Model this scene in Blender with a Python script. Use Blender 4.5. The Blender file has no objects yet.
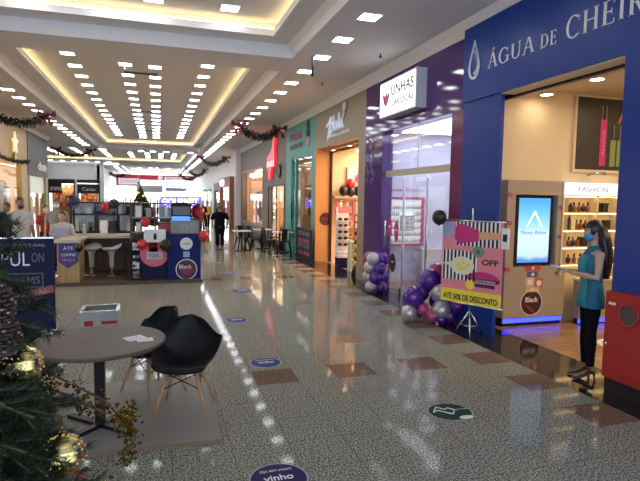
import bpy, bmesh, math, random
import numpy as np
from mathutils import Vector, Matrix, Euler
random.seed(7)
C = bpy.context.scene.collection
PI = math.pi
sc = bpy.context.scene

# ---------------------------------------------------------------- materials
MATS = {}
def mat(name, col, rough=0.5, metal=0.0, emit=None, es=0.0, vary=0.06, scale=9.0, bump=0.0, spec=0.5, coat=0.0):
    if name in MATS: return MATS[name]
    m = bpy.data.materials.new(name); m.use_nodes = True
    nt = m.node_tree; b = nt.nodes['Principled BSDF']
    tc = nt.nodes.new('ShaderNodeTexCoord')
    nz = nt.nodes.new('ShaderNodeTexNoise'); nz.inputs['Scale'].default_value = scale; nz.inputs['Detail'].default_value = 4
    nt.links.new(tc.outputs['Object'], nz.inputs['Vector'])
    mx = nt.nodes.new('ShaderNodeMix'); mx.data_type = 'RGBA'
    c = tuple(col)
    mx.inputs[6].default_value = tuple(max(0, x*(1-vary)) for x in c) + (1,)
    mx.inputs[7].default_value = tuple(min(1, x*(1+vary)) for x in c) + (1,)
    nt.links.new(nz.outputs['Fac'], mx.inputs[0])
    nt.links.new(mx.outputs[2], b.inputs['Base Color'])
    b.inputs['Roughness'].default_value = rough; b.inputs['Metallic'].default_value = metal
    b.inputs['Specular IOR Level'].default_value = spec
    b.inputs['Coat Weight'].default_value = coat
    if emit is not None:
        b.inputs['Emission Color'].default_value = tuple(emit) + (1,); b.inputs['Emission Strength'].default_value = es
    if bump:
        bp = nt.nodes.new('ShaderNodeBump'); bp.inputs['Strength'].default_value = bump; bp.inputs['Distance'].default_value = 0.01
        nt.links.new(nz.outputs['Fac'], bp.inputs['Height']); nt.links.new(bp.outputs['Normal'], b.inputs['Normal'])
    MATS[name] = m
    return m

def glass(name, tint=(1, 1, 1), ior=1.5, refl=1.0):
    if name in MATS: return MATS[name]
    m = bpy.data.materials.new(name); m.use_nodes = True
    nt = m.node_tree; nt.nodes.clear()
    out = nt.nodes.new('ShaderNodeOutputMaterial'); mx = nt.nodes.new('ShaderNodeMixShader')
    fr = nt.nodes.new('ShaderNodeFresnel'); fr.inputs['IOR'].default_value = ior
    mu = nt.nodes.new('ShaderNodeMath'); mu.operation = 'MULTIPLY'; mu.inputs[1].default_value = refl; mu.use_clamp = True
    t = nt.nodes.new('ShaderNodeBsdfTransparent'); t.inputs[0].default_value = tuple(tint) + (1,)
    g = nt.nodes.new('ShaderNodeBsdfGlossy'); g.inputs['Roughness'].default_value = 0.02
    nt.links.new(fr.outputs[0], mu.inputs[0]); nt.links.new(mu.outputs[0], mx.inputs[0])
    nt.links.new(t.outputs[0], mx.inputs[1]); nt.links.new(g.outputs[0], mx.inputs[2]); nt.links.new(mx.outputs[0], out.inputs[0])
    MATS[name] = m
    return m

def wood(name, c0, c1, scale=(1, 12, 12), rough=0.45, planks=0.0, axis=0, plank_len=1.2):
    if name in MATS: return MATS[name]
    m = bpy.data.materials.new(name); m.use_nodes = True
    nt = m.node_tree; b = nt.nodes['Principled BSDF']
    tc = nt.nodes.new('ShaderNodeTexCoord'); mp = nt.nodes.new('ShaderNodeMapping'); mp.inputs['Scale'].default_value = scale
    nz = nt.nodes.new('ShaderNodeTexNoise'); nz.inputs['Scale'].default_value = 3; nz.inputs['Detail'].default_value = 6
    nt.links.new(tc.outputs['Object'], mp.inputs[0]); nt.links.new(mp.outputs[0], nz.inputs['Vector'])
    cr = nt.nodes.new('ShaderNodeValToRGB'); cr.color_ramp.elements[0].position = .3; cr.color_ramp.elements[1].position = .7
    cr.color_ramp.elements[0].color = tuple(c0)+(1,); cr.color_ramp.elements[1].color = tuple(c1)+(1,)
    nt.links.new(nz.outputs['Fac'], cr.inputs[0])
    col = cr.outputs[0]
    if planks:
        br = nt.nodes.new('ShaderNodeTexBrick'); br.inputs['Scale'].default_value = 1.0
        br.inputs['Brick Width'].default_value = plank_len; br.inputs['Row Height'].default_value = planks
        br.inputs['Mortar Size'].default_value = 0.004
        br.inputs['Color1'].default_value = (1, 1, 1, 1); br.inputs['Color2'].default_value = (.62, .6, .58, 1); br.inputs['Mortar'].default_value = (.3, .3, .3, 1)
        mp2 = nt.nodes.new('ShaderNodeMapping')
        if axis: mp2.inputs['Rotation'].default_value = (0, 0, PI/2)
        nt.links.new(tc.outputs['Object'], mp2.inputs[0]); nt.links.new(mp2.outputs[0], br.inputs['Vector'])
        ml = nt.nodes.new('ShaderNodeMix'); ml.data_type = 'RGBA'; ml.blend_type = 'MULTIPLY'; ml.inputs[0].default_value = 1
        nt.links.new(col, ml.inputs[6]); nt.links.new(br.outputs['Color'], ml.inputs[7]); col = ml.outputs[2]
    nt.links.new(col, b.inputs['Base Color']); b.inputs['Roughness'].default_value = rough
    MATS[name] = m
    return m

def granite():
    m = bpy.data.materials.new('polished_granite_tiles'); m.use_nodes = True
    nt = m.node_tree; b = nt.nodes['Principled BSDF']; L = nt.links.new
    geo = nt.nodes.new('ShaderNodeNewGeometry')
    nz = nt.nodes.new('ShaderNodeTexNoise'); nz.inputs['Scale'].default_value = 66; nz.inputs['Detail'].default_value = 3; nz.inputs['Roughness'].default_value = .75
    L(geo.outputs['Position'], nz.inputs['Vector'])
    cr = nt.nodes.new('ShaderNodeValToRGB'); e = cr.color_ramp.elements
    e[0].position = .40; e[0].color = (.022, .022, .018, 1); e[1].position = .66; e[1].color = (.64, .62, .52, 1)
    x = e.new(.5); x.color = (.25, .255, .21, 1)
    L(nz.outputs['Fac'], cr.inputs[0])
    crb = nt.nodes.new('ShaderNodeValToRGB'); e = crb.color_ramp.elements
    e[0].position = .36; e[0].color = (.075, .046, .03, 1); e[1].position = .66; e[1].color = (.31, .21, .145, 1)
    L(nz.outputs['Fac'], crb.inputs[0])
    sep = nt.nodes.new('ShaderNodeSeparateXYZ'); L(geo.outputs['Position'], sep.inputs[0])
    def math_(op, a, bb=None, cc=None):
        n = nt.nodes.new('ShaderNodeMath'); n.operation = op
        for i, v in enumerate((a, bb, cc)):
            if v is None: continue
            if isinstance(v, (int, float)): n.inputs[i].default_value = v
            else: L(v, n.inputs[i])
        return n.outputs[0]
    # tile index: X edges at .985+.45k, Y edges at 5.23+.44k
    tx = math_('DIVIDE', math_('SUBTRACT', sep.outputs[0], .985), .45)
    ty = math_('DIVIDE', math_('SUBTRACT', sep.outputs[1], 5.23), .44)
    ix = math_('FLOOR', tx); iy = math_('FLOOR', ty)
    fx = math_('SUBTRACT', tx, ix); fy = math_('SUBTRACT', ty, iy)
    def near(v, t, w=.5): return math_('LESS_THAN', math_('ABSOLUTE', math_('SUBTRACT', v, t)), w)
    evx = near(math_('FLOORED_MODULO', ix, 2), 0); evy = near(math_('FLOORED_MODULO', iy, 2), 0)
    rowb = near(math_('FLOORED_MODULO', iy, 16), 0)
    colr = near(ix, 6); coll = near(ix, -12)
    col = math_('MAXIMUM', colr, coll)
    brown = math_('MAXIMUM', math_('MULTIPLY', rowb, evx), math_('MULTIPLY', col, evy))
    mx = nt.nodes.new('ShaderNodeMix'); mx.data_type = 'RGBA'
    L(brown, mx.inputs[0]); L(cr.outputs[0], mx.inputs[6]); L(crb.outputs[0], mx.inputs[7])
    # grout every second tile in X and every second in Y
    def edge(t, per, w):
        f = math_('FLOORED_MODULO', t, per)
        return math_('MAXIMUM', math_('LESS_THAN', f, w), math_('GREATER_THAN', f, per - w))
    gr = math_('MAXIMUM', edge(tx, 1, .006), edge(ty, 1, .006))
    mg = nt.nodes.new('ShaderNodeMix'); mg.data_type = 'RGBA'; mg.inputs[7].default_value = (.08, .07, .055, 1)
    L(math_('MULTIPLY', gr, .8), mg.inputs[0]); L(mx.outputs[2], mg.inputs[6])
    L(mg.outputs[2], b.inputs['Base Color'])
    b.inputs['Roughness'].default_value = .06
    b.inputs['Specular IOR Level'].default_value = .05
    return m

WHITE = (.8, .78, .75)
M_ceil = mat('ceiling_paint', (.80, .785, .79), .8, vary=.02)
M_ceilw = mat('cornice_paint', (.88, .85, .82), .7, vary=.02)
M_white = mat('white_paint', WHITE, .55)
M_black = mat('black_plastic', (.014, .014, .015), .5, spec=.25)
M_blackm = mat('black_metal', (.02, .02, .022), .4, .6)
M_blackst = mat('polished_black_granite', (.02, .018, .018), .08, vary=.4, scale=90, spec=.6)
M_blue = mat('royal_blue_panel', (.010, .048, .28), .3, vary=.04, spec=.25)
M_purple = mat('glossy_purple_panel', (.075, .016, .16), .07, vary=.04, spec=.6)
M_plum = mat('glossy_plum_panel', (.15, .025, .11), .1, vary=.04)
M_tan = mat('tan_panel', (.33, .26, .17), .45)
M_orange = mat('orange_wood_panel', (.55, .27, .09), .4, vary=.12, scale=3)
M_teal = mat('teal_panel', (.06, .34, .31), .45)
M_grey = mat('grey_panel', (.20, .19, .175), .6)
M_chrome = mat('brushed_steel', (.62, .62, .62), .25, 1.0)
M_cream = mat('cream_wall', (.80, .66, .44), .6)
M_beige = mat('beige_laminate', (.40, .34, .27), .5)
M_glass = glass('clear_glass', (.97, .98, .98), 1.45, .5)
M_gold = mat('gold_metal', (.80, .68, .26), .24, 1.0)
M_goldleaf = mat('gold_leaf_foil', (.34, .26, .07), .22, 1.0, vary=.3, scale=60)
M_skin = mat('skin', (.52, .32, .22), .5)
M_skin2 = mat('dark_skin', (.28, .155, .10), .5)
M_hair = mat('black_hair', (.012, .010, .010), .4, vary=.3, scale=60)
M_lamp = mat('lamp_diffuser', (.9, .9, .9), .5, emit=(.93, .96, 1.0), es=15)
M_lampshop = mat('shop_lamp_diffuser', (.9, .8, .7), .5, emit=(1, .78, .5), es=20)
M_led = mat('warm_led_strip', (.9, .7, .3), .5, emit=(1, .72, .34), es=5.5)
M_frame = mat('lamp_rim', (.85, .85, .85), .5)
M_darkwood = wood('dark_wood', (.055, .032, .02), (.13, .075, .045), (6, 6, .6))
M_slat = wood('honey_wood', (.32, .19, .08), (.52, .34, .16), (14, 14, .6))
M_pale = wood('pale_laminate', (.50, .43, .34), (.62, .54, .44), (1, 8, 8))
M_navy = mat('navy_vinyl', (.010, .013, .052), .5, spec=.15)
M_red = mat('red_enamel', (.36, .012, .018), .3)
M_pink = mat('pink_print', (.75, .24, .30), .5)
M_mag = mat('magenta_print', (.55, .025, .20), .5)
M_yel = mat('yellow_print', (.85, .70, .06), .5)
M_ink = mat('black_print', (.012, .012, .015), .5)
M_wprint = mat('white_print', (.82, .82, .82), .5)
M_gprint = mat('grey_print', (.32, .34, .36), .5)
M_green = mat('dark_green_vinyl', (.010, .05, .03), .5, spec=.12)
M_bluev = mat('blue_vinyl', (.02, .04, .21), .5, spec=.12)
M_violetv = mat('violet_vinyl', (.02, .011, .09), .5, spec=.12)
M_balp = mat('purple_latex', (.085, .015, .26), .2, coat=.3)
M_bals = mat('silver_latex', (.48, .47, .50), .28, .5)
M_balr = mat('rose_latex', (.40, .06, .16), .25, coat=.3)
M_balred = mat('red_latex', (.55, .02, .03), .25, coat=.3)
M_balk = mat('black_latex', (.012, .010, .012), .35)
M_fol = mat('fir_needles', (.007, .022, .009), .5, vary=.45, scale=12)
M_foll = mat('fir_needles_light', (.016, .042, .015), .5, vary=.4, scale=12)
M_bark = mat('bark', (.07, .045, .03), .8)

# ---------------------------------------------------------------- mesh builder
class MB:
    def __init__(s): s.v = []; s.f = []; s.m = []; s.s = []
    def add(s, vs, fs, m=0, smooth=False):
        o = len(s.v); s.v += [tuple(p) for p in vs]
        for f in fs: s.f.append(tuple(i+o for i in f)); s.m.append(m); s.s.append(smooth)
        return s
    def box(s, a, b, m=0):
        x0, y0, z0 = [min(p, q) for p, q in zip(a, b)]; x1, y1, z1 = [max(p, q) for p, q in zip(a, b)]
        return s.add([(x0,y0,z0),(x1,y0,z0),(x1,y1,z0),(x0,y1,z0),(x0,y0,z1),(x1,y0,z1),(x1,y1,z1),(x0,y1,z1)],
              [(0,3,2,1),(4,5,6,7),(0,1,5,4),(1,2,6,5),(2,3,7,6),(3,0,4,7)], m)
    def frame(s, o, u, v, n, w, h, t, d, m=0):
        """rectangular ring: origin o, axes u v, out n, size w h, bar width t, depth d"""
        for a, b, c, e in ((0, w, 0, t), (0, w, h-t, h), (0, t, t, h-t), (w-t, w, t, h-t)):
            s.slab(o, u, v, n, a, b, c, e, d, m)
        return s
    def slab(s, o, u, v, n, a, b, c, e, d, m=0):
        o, u, v, n = map(Vector, (o, u, v, n))
        P = [o+u*a+v*c, o+u*b+v*c, o+u*b+v*e, o+u*a+v*e]; Q = [p+n*d for p in P]
        return s.add(P+Q, [(0,3,2,1),(4,5,6,7),(0,1,5,4),(1,2,6,5),(2,3,7,6),(3,0,4,7)], m)
    def poly(s, pts, n, d, m=0):
        """extruded polygon"""
        n = Vector(n)*d; k = len(pts); P = [Vector(p) for p in pts]
        return s.add(P+[p+n for p in P], [tuple(range(k))[::-1], tuple(range(k, 2*k))]+[(i, (i+1) % k, k+(i+1) % k, k+i) for i in range(k)], m)
    def tube(s, pts, r, n=8, m=0, cap=True, smooth=True):
        P = [Vector(p) for p in pts]; k = len(P)
        if not isinstance(r, (list, tuple)): r = [r]*k
        rings = []; prev = None
        for i, p in enumerate(P):
            t = (P[min(i+1, k-1)]-P[max(i-1, 0)])
            t = t.normalized() if t.length > 1e-9 else Vector((0, 0, 1))
            a = prev if prev is not None else (Vector((1, 0, 0)) if abs(t.x) < .8 else Vector((0, 1, 0)))
            a = (a - t*a.dot(t)).normalized(); b = t.cross(a); prev = a
            rr = r[i] if isinstance(r[i], (list, tuple)) else (r[i], r[i])
            rings.append([p + a*rr[0]*math.cos(2*PI*j/n) + b*rr[1]*math.sin(2*PI*j/n) for j in range(n)])
        return s.loft(rings, m, cap, smooth)
    def loft(s, rings, m=0, cap=True, smooth=True):
        n = len(rings[0]); k = len(rings); vs = [p for r in rings for p in r]; fs = []
        for i in range(k-1):
            for j in range(n): fs.append((i*n+j, i*n+(j+1) % n, (i+1)*n+(j+1) % n, (i+1)*n+j))
        if cap: fs.append(tuple(range(n))[::-1]); fs.append(tuple(range((k-1)*n, k*n)))
        return s.add(vs, fs, m, smooth)
    def rings(s, spec, n=16, m=0, cap=True):
        """spec: (cx,cy,cz,rx,ry) horizontal ellipses"""
        return s.loft([[(cx+rx*math.cos(2*PI*j/n), cy+ry*math.sin(2*PI*j/n), cz) for j in range(n)] for cx, cy, cz, rx, ry in spec], m, cap)
    def lathe(s, prof, c=(0, 0, 0), n=20, m=0, smooth=True):
        return s.loft([[(c[0]+r*math.cos(2*PI*j/n), c[1]+r*math.sin(2*PI*j/n), c[2]+z) for j in range(n)] for r, z in prof], m, True, smooth)
    def ball(s, c, r, nu=14, nv=9, m=0, rot=None):
        rx, ry, rz = r if isinstance(r, (tuple, list)) else (r, r, r)
        vs = [Vector((0, 0, -rz))]
        for i in range(1, nv):
            th = -PI/2+PI*i/nv
            for j in range(nu): vs.append(Vector((rx*math.cos(th)*math.cos(2*PI*j/nu), ry*math.cos(th)*math.sin(2*PI*j/nu), rz*math.sin(th))))
        vs.append(Vector((0, 0, rz))); fs = []
        for j in range(nu): fs.append((0, 1+(j+1) % nu, 1+j))
        for i in range(nv-2):
            for j in range(nu):
                a = 1+i*nu; fs.append((a+j, a+(j+1) % nu, a+nu+(j+1) % nu, a+nu+j))
        t = 1+(nv-2)*nu
        for j in range(nu): fs.append((t+j, t+(j+1) % nu, t+nu))
        if rot is not None: vs = [rot @ p for p in vs]
        return s.add([p+Vector(c) for p in vs], fs, m, True)
    def disc(s, c, r, t, n=28, m=0, ax='z'):
        ry = r if not isinstance(r, tuple) else r[1]; rx = r if not isinstance(r, tuple) else r[0]
        pts = []
        for j in range(n):
            a, b = rx*math.cos(2*PI*j/n), ry*math.sin(2*PI*j/n)
            pts.append((c[0]+a, c[1]+b, c[2]) if ax == 'z' else ((c[0]+a, c[1], c[2]+b) if ax == 'y' else (c[0], c[1]+a, c[2]+b)))
        return s.poly(pts, {'z': (0,0,1), 'y': (0,-1,0), 'x': (-1,0,0)}[ax], t, m)
    def mesh(s, name, mats, org=(0, 0, 0)):
        me = bpy.data.meshes.new(name); o = Vector(org)
        me.from_pydata([Vector(p)-o for p in s.v], [], s.f)
        for mm in (mats if isinstance(mats, (list, tuple)) else [mats]): me.materials.append(mm)
        me.polygons.foreach_set('material_index', s.m); me.polygons.foreach_set('use_smooth', s.s)
        me.update()
        bm = bmesh.new(); bm.from_mesh(me); bmesh.ops.recalc_face_normals(bm, faces=bm.faces); bm.to_mesh(me); bm.free()
        return me

ORG = {}
def link(name, me, parent=None, loc=(0, 0, 0)):
    o = bpy.data.objects.new(name, me); C.objects.link(o); o.location = loc
    if parent is not None: o.parent = parent
    return o
def tag(o, label=None, cat=None, group=None, kind=None):
    if label: o['label'] = label
    if cat: o['category'] = cat
    if group: o['group'] = group
    if kind: o['kind'] = kind
    return o
def thing(name, label, cat, loc=(0, 0, 0), rotz=0, group=None):
    o = bpy.data.objects.new(name, None); C.objects.link(o); o.empty_display_size = .1
    o.location = loc; o.rotation_euler = (0, 0, rotz); ORG[o] = Vector(loc)
    return tag(o, label, cat, group)
def part(mb, name, mats, parent, label=None):
    """part built in world coordinates (before the root turns)"""
    org = ORG[parent]; o = link(name, mb.mesh(name, mats, org), parent); ORG[o] = org
    if label: o['label'] = label
    return o
def parts(name, mats, parent, *boxes):
    for a_, b_ in boxes: part(MB().box(a_, b_), name, mats, parent)
def lpart(mb, name, mats, parent, label=None):
    """part built in the thing's own coordinates"""
    o = link(name, mb.mesh(name, mats), parent); ORG[o] = Vector((0, 0, 0))
    if label: o['label'] = label
    return o
def solo(mb, name, mats, label, cat, group=None, org=None):
    vs = mb.v
    if org is None:
        xs = [p[0] for p in vs]; ys = [p[1] for p in vs]; zs = [p[2] for p in vs]
        org = ((min(xs)+max(xs))/2, (min(ys)+max(ys))/2, min(zs))
    o = link(name, mb.mesh(name, mats, org), None, org); ORG[o] = Vector(org)
    return tag(o, label, cat, group)
def struct(mb, name, mats):
    o = link(name, mb.mesh(name, mats)); o['kind'] = 'structure'; ORG[o] = Vector((0, 0, 0)); return o
def dup(root, loc, rotz=None, label=None, scale=None):
    r = root.copy(); C.objects.link(r); r.location = loc
    if rotz is not None: r.rotation_euler = (0, 0, rotz)
    if label: r['label'] = label
    if scale: r.scale = (scale,)*3
    for ch in list(root.children):
        c = ch.copy(); C.objects.link(c); c.parent = r
        for g in ch.children:
            d = g.copy(); C.objects.link(d); d.parent = c
    return r
NUM = ['first','second','third','fourth','fifth','sixth','seventh','eighth','ninth','tenth','eleventh','twelfth','thirteenth','fourteenth','fifteenth','sixteenth','seventeenth','eighteenth','nineteenth','twentieth']
def nth(i):
    if i < 20: return NUM[i]
    t = {2: 'twenty', 3: 'thirty', 4: 'forty', 5: 'fifty'}[(i+1)//10]
    return (t[:-1]+'ieth' if t.endswith('y') else t) if (i+1) % 10 == 0 else t+'-'+NUM[(i+1) % 10-1]

def text(s, m, o, u, v, w=None, h=None, d=.004, name='lettering', parent=None, bold=0.0, center=False, shear=0):
    """flat lettering as a mesh: lower left corner o, reading along u, up v; fitted to width w and/or height h"""
    cu = bpy.data.curves.new('t', 'FONT'); cu.body = s; cu.extrude = .02; cu.offset = bold; cu.resolution_u = 3; cu.shear = shear
    ob = bpy.data.objects.new('t', cu); C.objects.link(ob)
    dg = bpy.context.evaluated_depsgraph_get(); dg.update()
    me = bpy.data.meshes.new_from_object(ob.evaluated_get(dg)); bpy.data.objects.remove(ob); bpy.data.curves.remove(cu)
    co = np.array([p.co[:] for p in me.vertices])
    mn, mx = co.min(0), co.max(0); sz = mx-mn
    sx = w/sz[0] if w else h/sz[1]; sy = h/sz[1] if h else sx
    u, v = Vector(u), Vector(v); n = u.cross(v); org = Vector(o)
    if center: org = org - u*(sz[0]*sx/2)
    off = ORG[parent] if parent is not None else Vector((0, 0, 0))
    for p in me.vertices:
        a = p.co; p.co = org+u*((a.x-mn[0])*sx)+v*((a.y-mn[1])*sy)+n*(d if a.z > 0 else 0)-off
    me.materials.clear(); me.materials.append(m); me.name = name
    ob = link(name, me, parent); return ob

def remesh(mb, voxel, it=4, org=(0, 0, 0), mats=None, name='m'):
    ob = link('tmp', mb.mesh('tmp', mats or M_skin, org))
    md = ob.modifiers.new('r', 'REMESH'); md.mode = 'VOXEL'; md.voxel_size = voxel; md.use_smooth_shade = True
    sm = ob.modifiers.new('s', 'SMOOTH'); sm.iterations = it; sm.factor = .5
    dg = bpy.context.evaluated_depsgraph_get(); dg.update()
    me = bpy.data.meshes.new_from_object(ob.evaluated_get(dg)); me.name = name
    old = ob.data; bpy.data.objects.remove(ob); bpy.data.meshes.remove(old)
    me.materials.clear()
    for mm in (mats if isinstance(mats, (list, tuple)) else [mats]): me.materials.append(mm)
    me.polygons.foreach_set('use_smooth', [True]*len(me.polygons))
    return me

# ---------------------------------------------------------------- camera
cam = bpy.data.cameras.new('camera'); cam.sensor_width = 36; cam.lens = 29.25; cam.clip_start = .05; cam.clip_end = 300
co = bpy.data.objects.new('camera', cam); C.objects.link(co); sc.camera = co
Rt = Vector((.95465, -.29733, .01538)); Dn = Vector((-.00918, -.08103, -.99667)); Fw = Vector((.29759, .95133, -.08009))
Mx = Matrix((Rt, -Dn, -Fw)).transposed().to_4x4(); Mx.translation = (0, 0, 1.95); co.matrix_world = Mx
vs = sc.view_settings
sc.display_settings.display_device = 'sRGB'
vs.view_transform = 'Standard'; vs.look = 'None'; vs.gamma = 1; vs.use_curve_mapping = False; vs.exposure = 0.24
sc.cycles.use_denoising = True
sc.cycles.max_bounces = 7; sc.cycles.diffuse_bounces = 4; sc.cycles.glossy_bounces = 3; sc.cycles.transparent_max_bounces = 12
sc.cycles.caustics_reflective = False; sc.cycles.caustics_refractive = False; sc.cycles.sample_clamp_indirect = 6
w = bpy.data.worlds.new('world'); sc.world = w; w.use_nodes = True
w.node_tree.nodes['Background'].inputs[0].default_value = (.50, .57, .70, 1); w.node_tree.nodes['Background'].inputs[1].default_value = 3.5  # bluish ambient fill, raised to light the hall through its open back
# ================================================================ the hall
XR, XL = 4.65, -5.1          # shop front planes
ZS, ZC, ZT = 4.70, 4.95, 5.20   # side ceiling, soffit, tray ceiling
YE = 72.0
b = MB(); b.add([(-14, -4, 0), (9.5, -4, 0), (9.5, YE+3, 0), (-14, YE+3, 0)], [(0, 1, 2, 3)])
struct(b, 'floor', granite())
# dark granite strip along the shop fronts
b = MB(); b.box((4.15, -4, 0), (4.95, 30.6, .004)); struct(b, 'trim_1', M_blackst)

# side ceilings, soffit with trays, beams (cornice white on the edges)
TR = [(-2.75, 2.08, -3.5, 9.70), (-2.75, 2.08, 11.75, 32.5), (-9.0, 2.0, 36.5, 48.4), (-2.8, 2.4, 58.3, 69.0)]
LG = .2
b = MB()
b.box((2.58, -4, ZS), (9.5, YE+3, ZS+.06)); b.box((-14, -4, ZS), (-3.25, 33.4, ZS+.06)); b.box((-14, 51.9, ZS), (-3.25, YE+3, ZS+.06))
b.box((-14, 33.4, ZC), (-3.25, 36.5, ZC+.06)); b.box((-14, 48.4, ZC), (-3.25, 51.9, ZC+.06)); b.box((-14, 36.5, ZC), (-9, 48.4, ZC+.06))
ys = [-4, 9.7, 11.75, 32.5, 36.5, 48.4, 58.3, 69.0, YE+3]
for (x0, x1, y0, y1) in TR:
    if x0 > -5: b.box((-3.25, y0, ZC), (x0, y1, ZC+.05))
    b.box((x1, y0, ZC), (2.58, y1, ZC+.05))
for y0, y1 in ((-4, -3.5), (9.70, 11.75), (32.5, 36.5), (48.4, 58.3), (69.0, YE+3)): b.box((-3.25, y0, ZC), (2.58, y1, ZC+.05))
b.box((-3.25, 10.22, ZS), (2.58, 11.32, ZC+.03)); b.box((-3.25, 33.3, ZS), (2.58, 35.0, ZC+.03)); b.box((-3.25, 50, ZS), (2.58, 51.9, ZC+.03))
for (x0, x1, y0, y1) in TR:
    b.box((x0-LG-.05, y0-LG-.05, ZT), (x1+LG+.05, y1+LG+.05, ZT+.05))
    b.box((x0-LG-.05, y0-LG, ZC+.02), (x0-LG, y1+LG, ZT)); b.box((x1+LG, y0-LG, ZC+.02), (x1+LG+.05, y1+LG, ZT))
    b.box((x0-LG, y0-LG-.05, ZC+.02), (x1+LG, y0-LG, ZT)); b.box((x0-LG, y1+LG, ZC+.02), (x1+LG, y1+LG+.05, ZT))
struct(b, 'ceiling', M_ceil)
# cornices: bevelled step between the side ceilings and the soffit, and along the shop fronts
def cornice(x, s, y0, y1, zt, zb, wd):
    b = MB(); P = [(x+s*.001, zb), (x+s*.02, zb), (x+s*wd*.45, zb+(zt-zb)*.5), (x+s*wd, zt+.001), (x+s*.001, zt+.001)]
    b.poly([(p, y0, z) for p, z in P], (0, 1, 0), y1-y0); return b
i = 2
for x, s in ((2.58, -1), (-3.25, 1)):
    for y0, y1 in ((-4, 10.2), (11.34, 33.2)):
        struct(cornice(x, s, y0, y1, ZC, ZS, .12), 'trim_%d' % i, M_ceilw); i += 1
struct(cornice(XR, -1, -4, 31, ZS, 4.5, .16), 'trim_%d' % i, M_ceilw); i += 1
struct(cornice(XL, 1, -4, 28.4, ZS, 4.55, .16), 'trim_%d' % i, M_ceilw); i += 1
# lip mouldings of the trays
for (x0, x1, y0, y1) in TR:
    b = MB(); t = .05
    for a, c in (((x0-t, y0-t), (x0+.006, y1+t)), ((x1-.006, y0-t), (x1+t, y1+t)), ((x0, y0-t), (x1, y0+.006)), ((x0, y1-.006), (x1, y1+t))):
        b.box((a[0], a[1], ZC-.02), (c[0], c[1], ZC+.10))
    struct(b, 'trim_%d' % i, M_ceilw); i += 1
# LED strips on the inside of the tray lips
names = ['nearest ceiling tray', 'long middle ceiling tray', 'wide plaza ceiling tray', 'farthest ceiling tray']
for k, (x0, x1, y0, y1) in enumerate(TR):
    b = MB(); e = .052; z0, z1 = ZC+.12, ZC+.135; wd = .025
    b.box((x0-e-wd, y0-e, z0), (x0-e, y1+e, z1)); b.box((x1+e, y0-e, z0), (x1+e+wd, y1+e, z1))
    b.box((x0-e, y0-e-wd, z0), (x1+e, y0-e, z1)); b.box((x0-e, y1+e, z0), (x1+e, y1+e+wd, z1))
    solo(b, 'led_strip', M_led, 'warm yellow light strip running around the ledge of the '+names[k], 'light strip')

# ceiling lamps
lamp = thing('ceiling_lamp', 'x', 'ceiling light', (0, 0, 0), 0, 'square ceiling lamps')
b = MB(); b.frame((-.17, -.17, 0), (1,0,0), (0,1,0), (0,0,-1), .34, .34, .025, .012); lpart(b, 'rim', M_frame, lamp)
b = MB(); b.box((-.145, -.145, -.009), (.145, .145, -.002)); lpart(b, 'diffuser', M_lamp, lamp)
b = MB(); b.box((-.16, -.16, -.012), (.16, .16, -.001)); far_me = b.mesh('ceiling_lamp', M_lamp)
first = [True]
def put_lamp(x, y, z, label):
    if y < 22:
        if first[0]:
            first[0] = False; lamp.location = (x, y, z); lamp['label'] = label; return
        dup(lamp, (x, y, z), 0, label)
    else:
        o = link('ceiling_lamp', far_me, None, (x, y, z)); tag(o, label, 'ceiling light', 'square ceiling lamps')
for k in range(53): put_lamp(3.08, 7.52-1.2+1.2*k, ZS, 'square white lamp, %s from the front in the right-hand side row' % nth(k))
for k in range(14): put_lamp(-3.75, 15.8+1.2*k, ZS, 'square white lamp, %s from the front in the left-hand side row' % nth(k))
for k in range(13): put_lamp(-3.75, 53+1.2*k, ZS, 'square white lamp, %s in the far left row beyond the plaza' % nth(k))
for nm, x, y0 in (('leftmost', -1.95, 12.24), ('second from left', -.73, 12.84), ('third from left', -.03, 12.88), ('rightmost', 1.22, 12.3)):
    for k in range(16): put_lamp(x, y0+1.2*k, ZT, 'white lamp in middle tray, %s of the %s row' % (nth(k), nm))
for nm, x in (('leftmost', -1.95), ('second from left', -.73), ('third from left', -.03), ('rightmost', 1.22)):
    for k in range(3): put_lamp(x, 9.3-1.2*k, ZT, 'white lamp in nearest tray, %s from the beam in the %s row' % (nth(k), nm))
for k, x in enumerate((-3.1, -.93, -.24, .53, 2.0)): put_lamp(x, 34.1, ZS, 'white lamp on the cross beam before the plaza, %s from left' % nth(k))
for j, x in enumerate((-7.4, -5.6, -3.75, -1.95, -.73, .3, 1.3)):
    for k in range(9): put_lamp(x, 37.3+1.2*k, ZT, 'white lamp in the plaza tray, %s of row %s from left' % (nth(k), nth(j)))
for j, x in enumerate((-1.95, -.73, -.03, 1.22)):
    for k in range(8): put_lamp(x, 59.2+1.2*k, ZT, 'white lamp in the farthest tray, %s of row %s from left' % (nth(k), nth(j)))
for k in range(6): put_lamp(-8.9+.95*k, 50.8, ZC, 'white lamp near the back plaza shops, %s from left' % nth(k))

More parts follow.
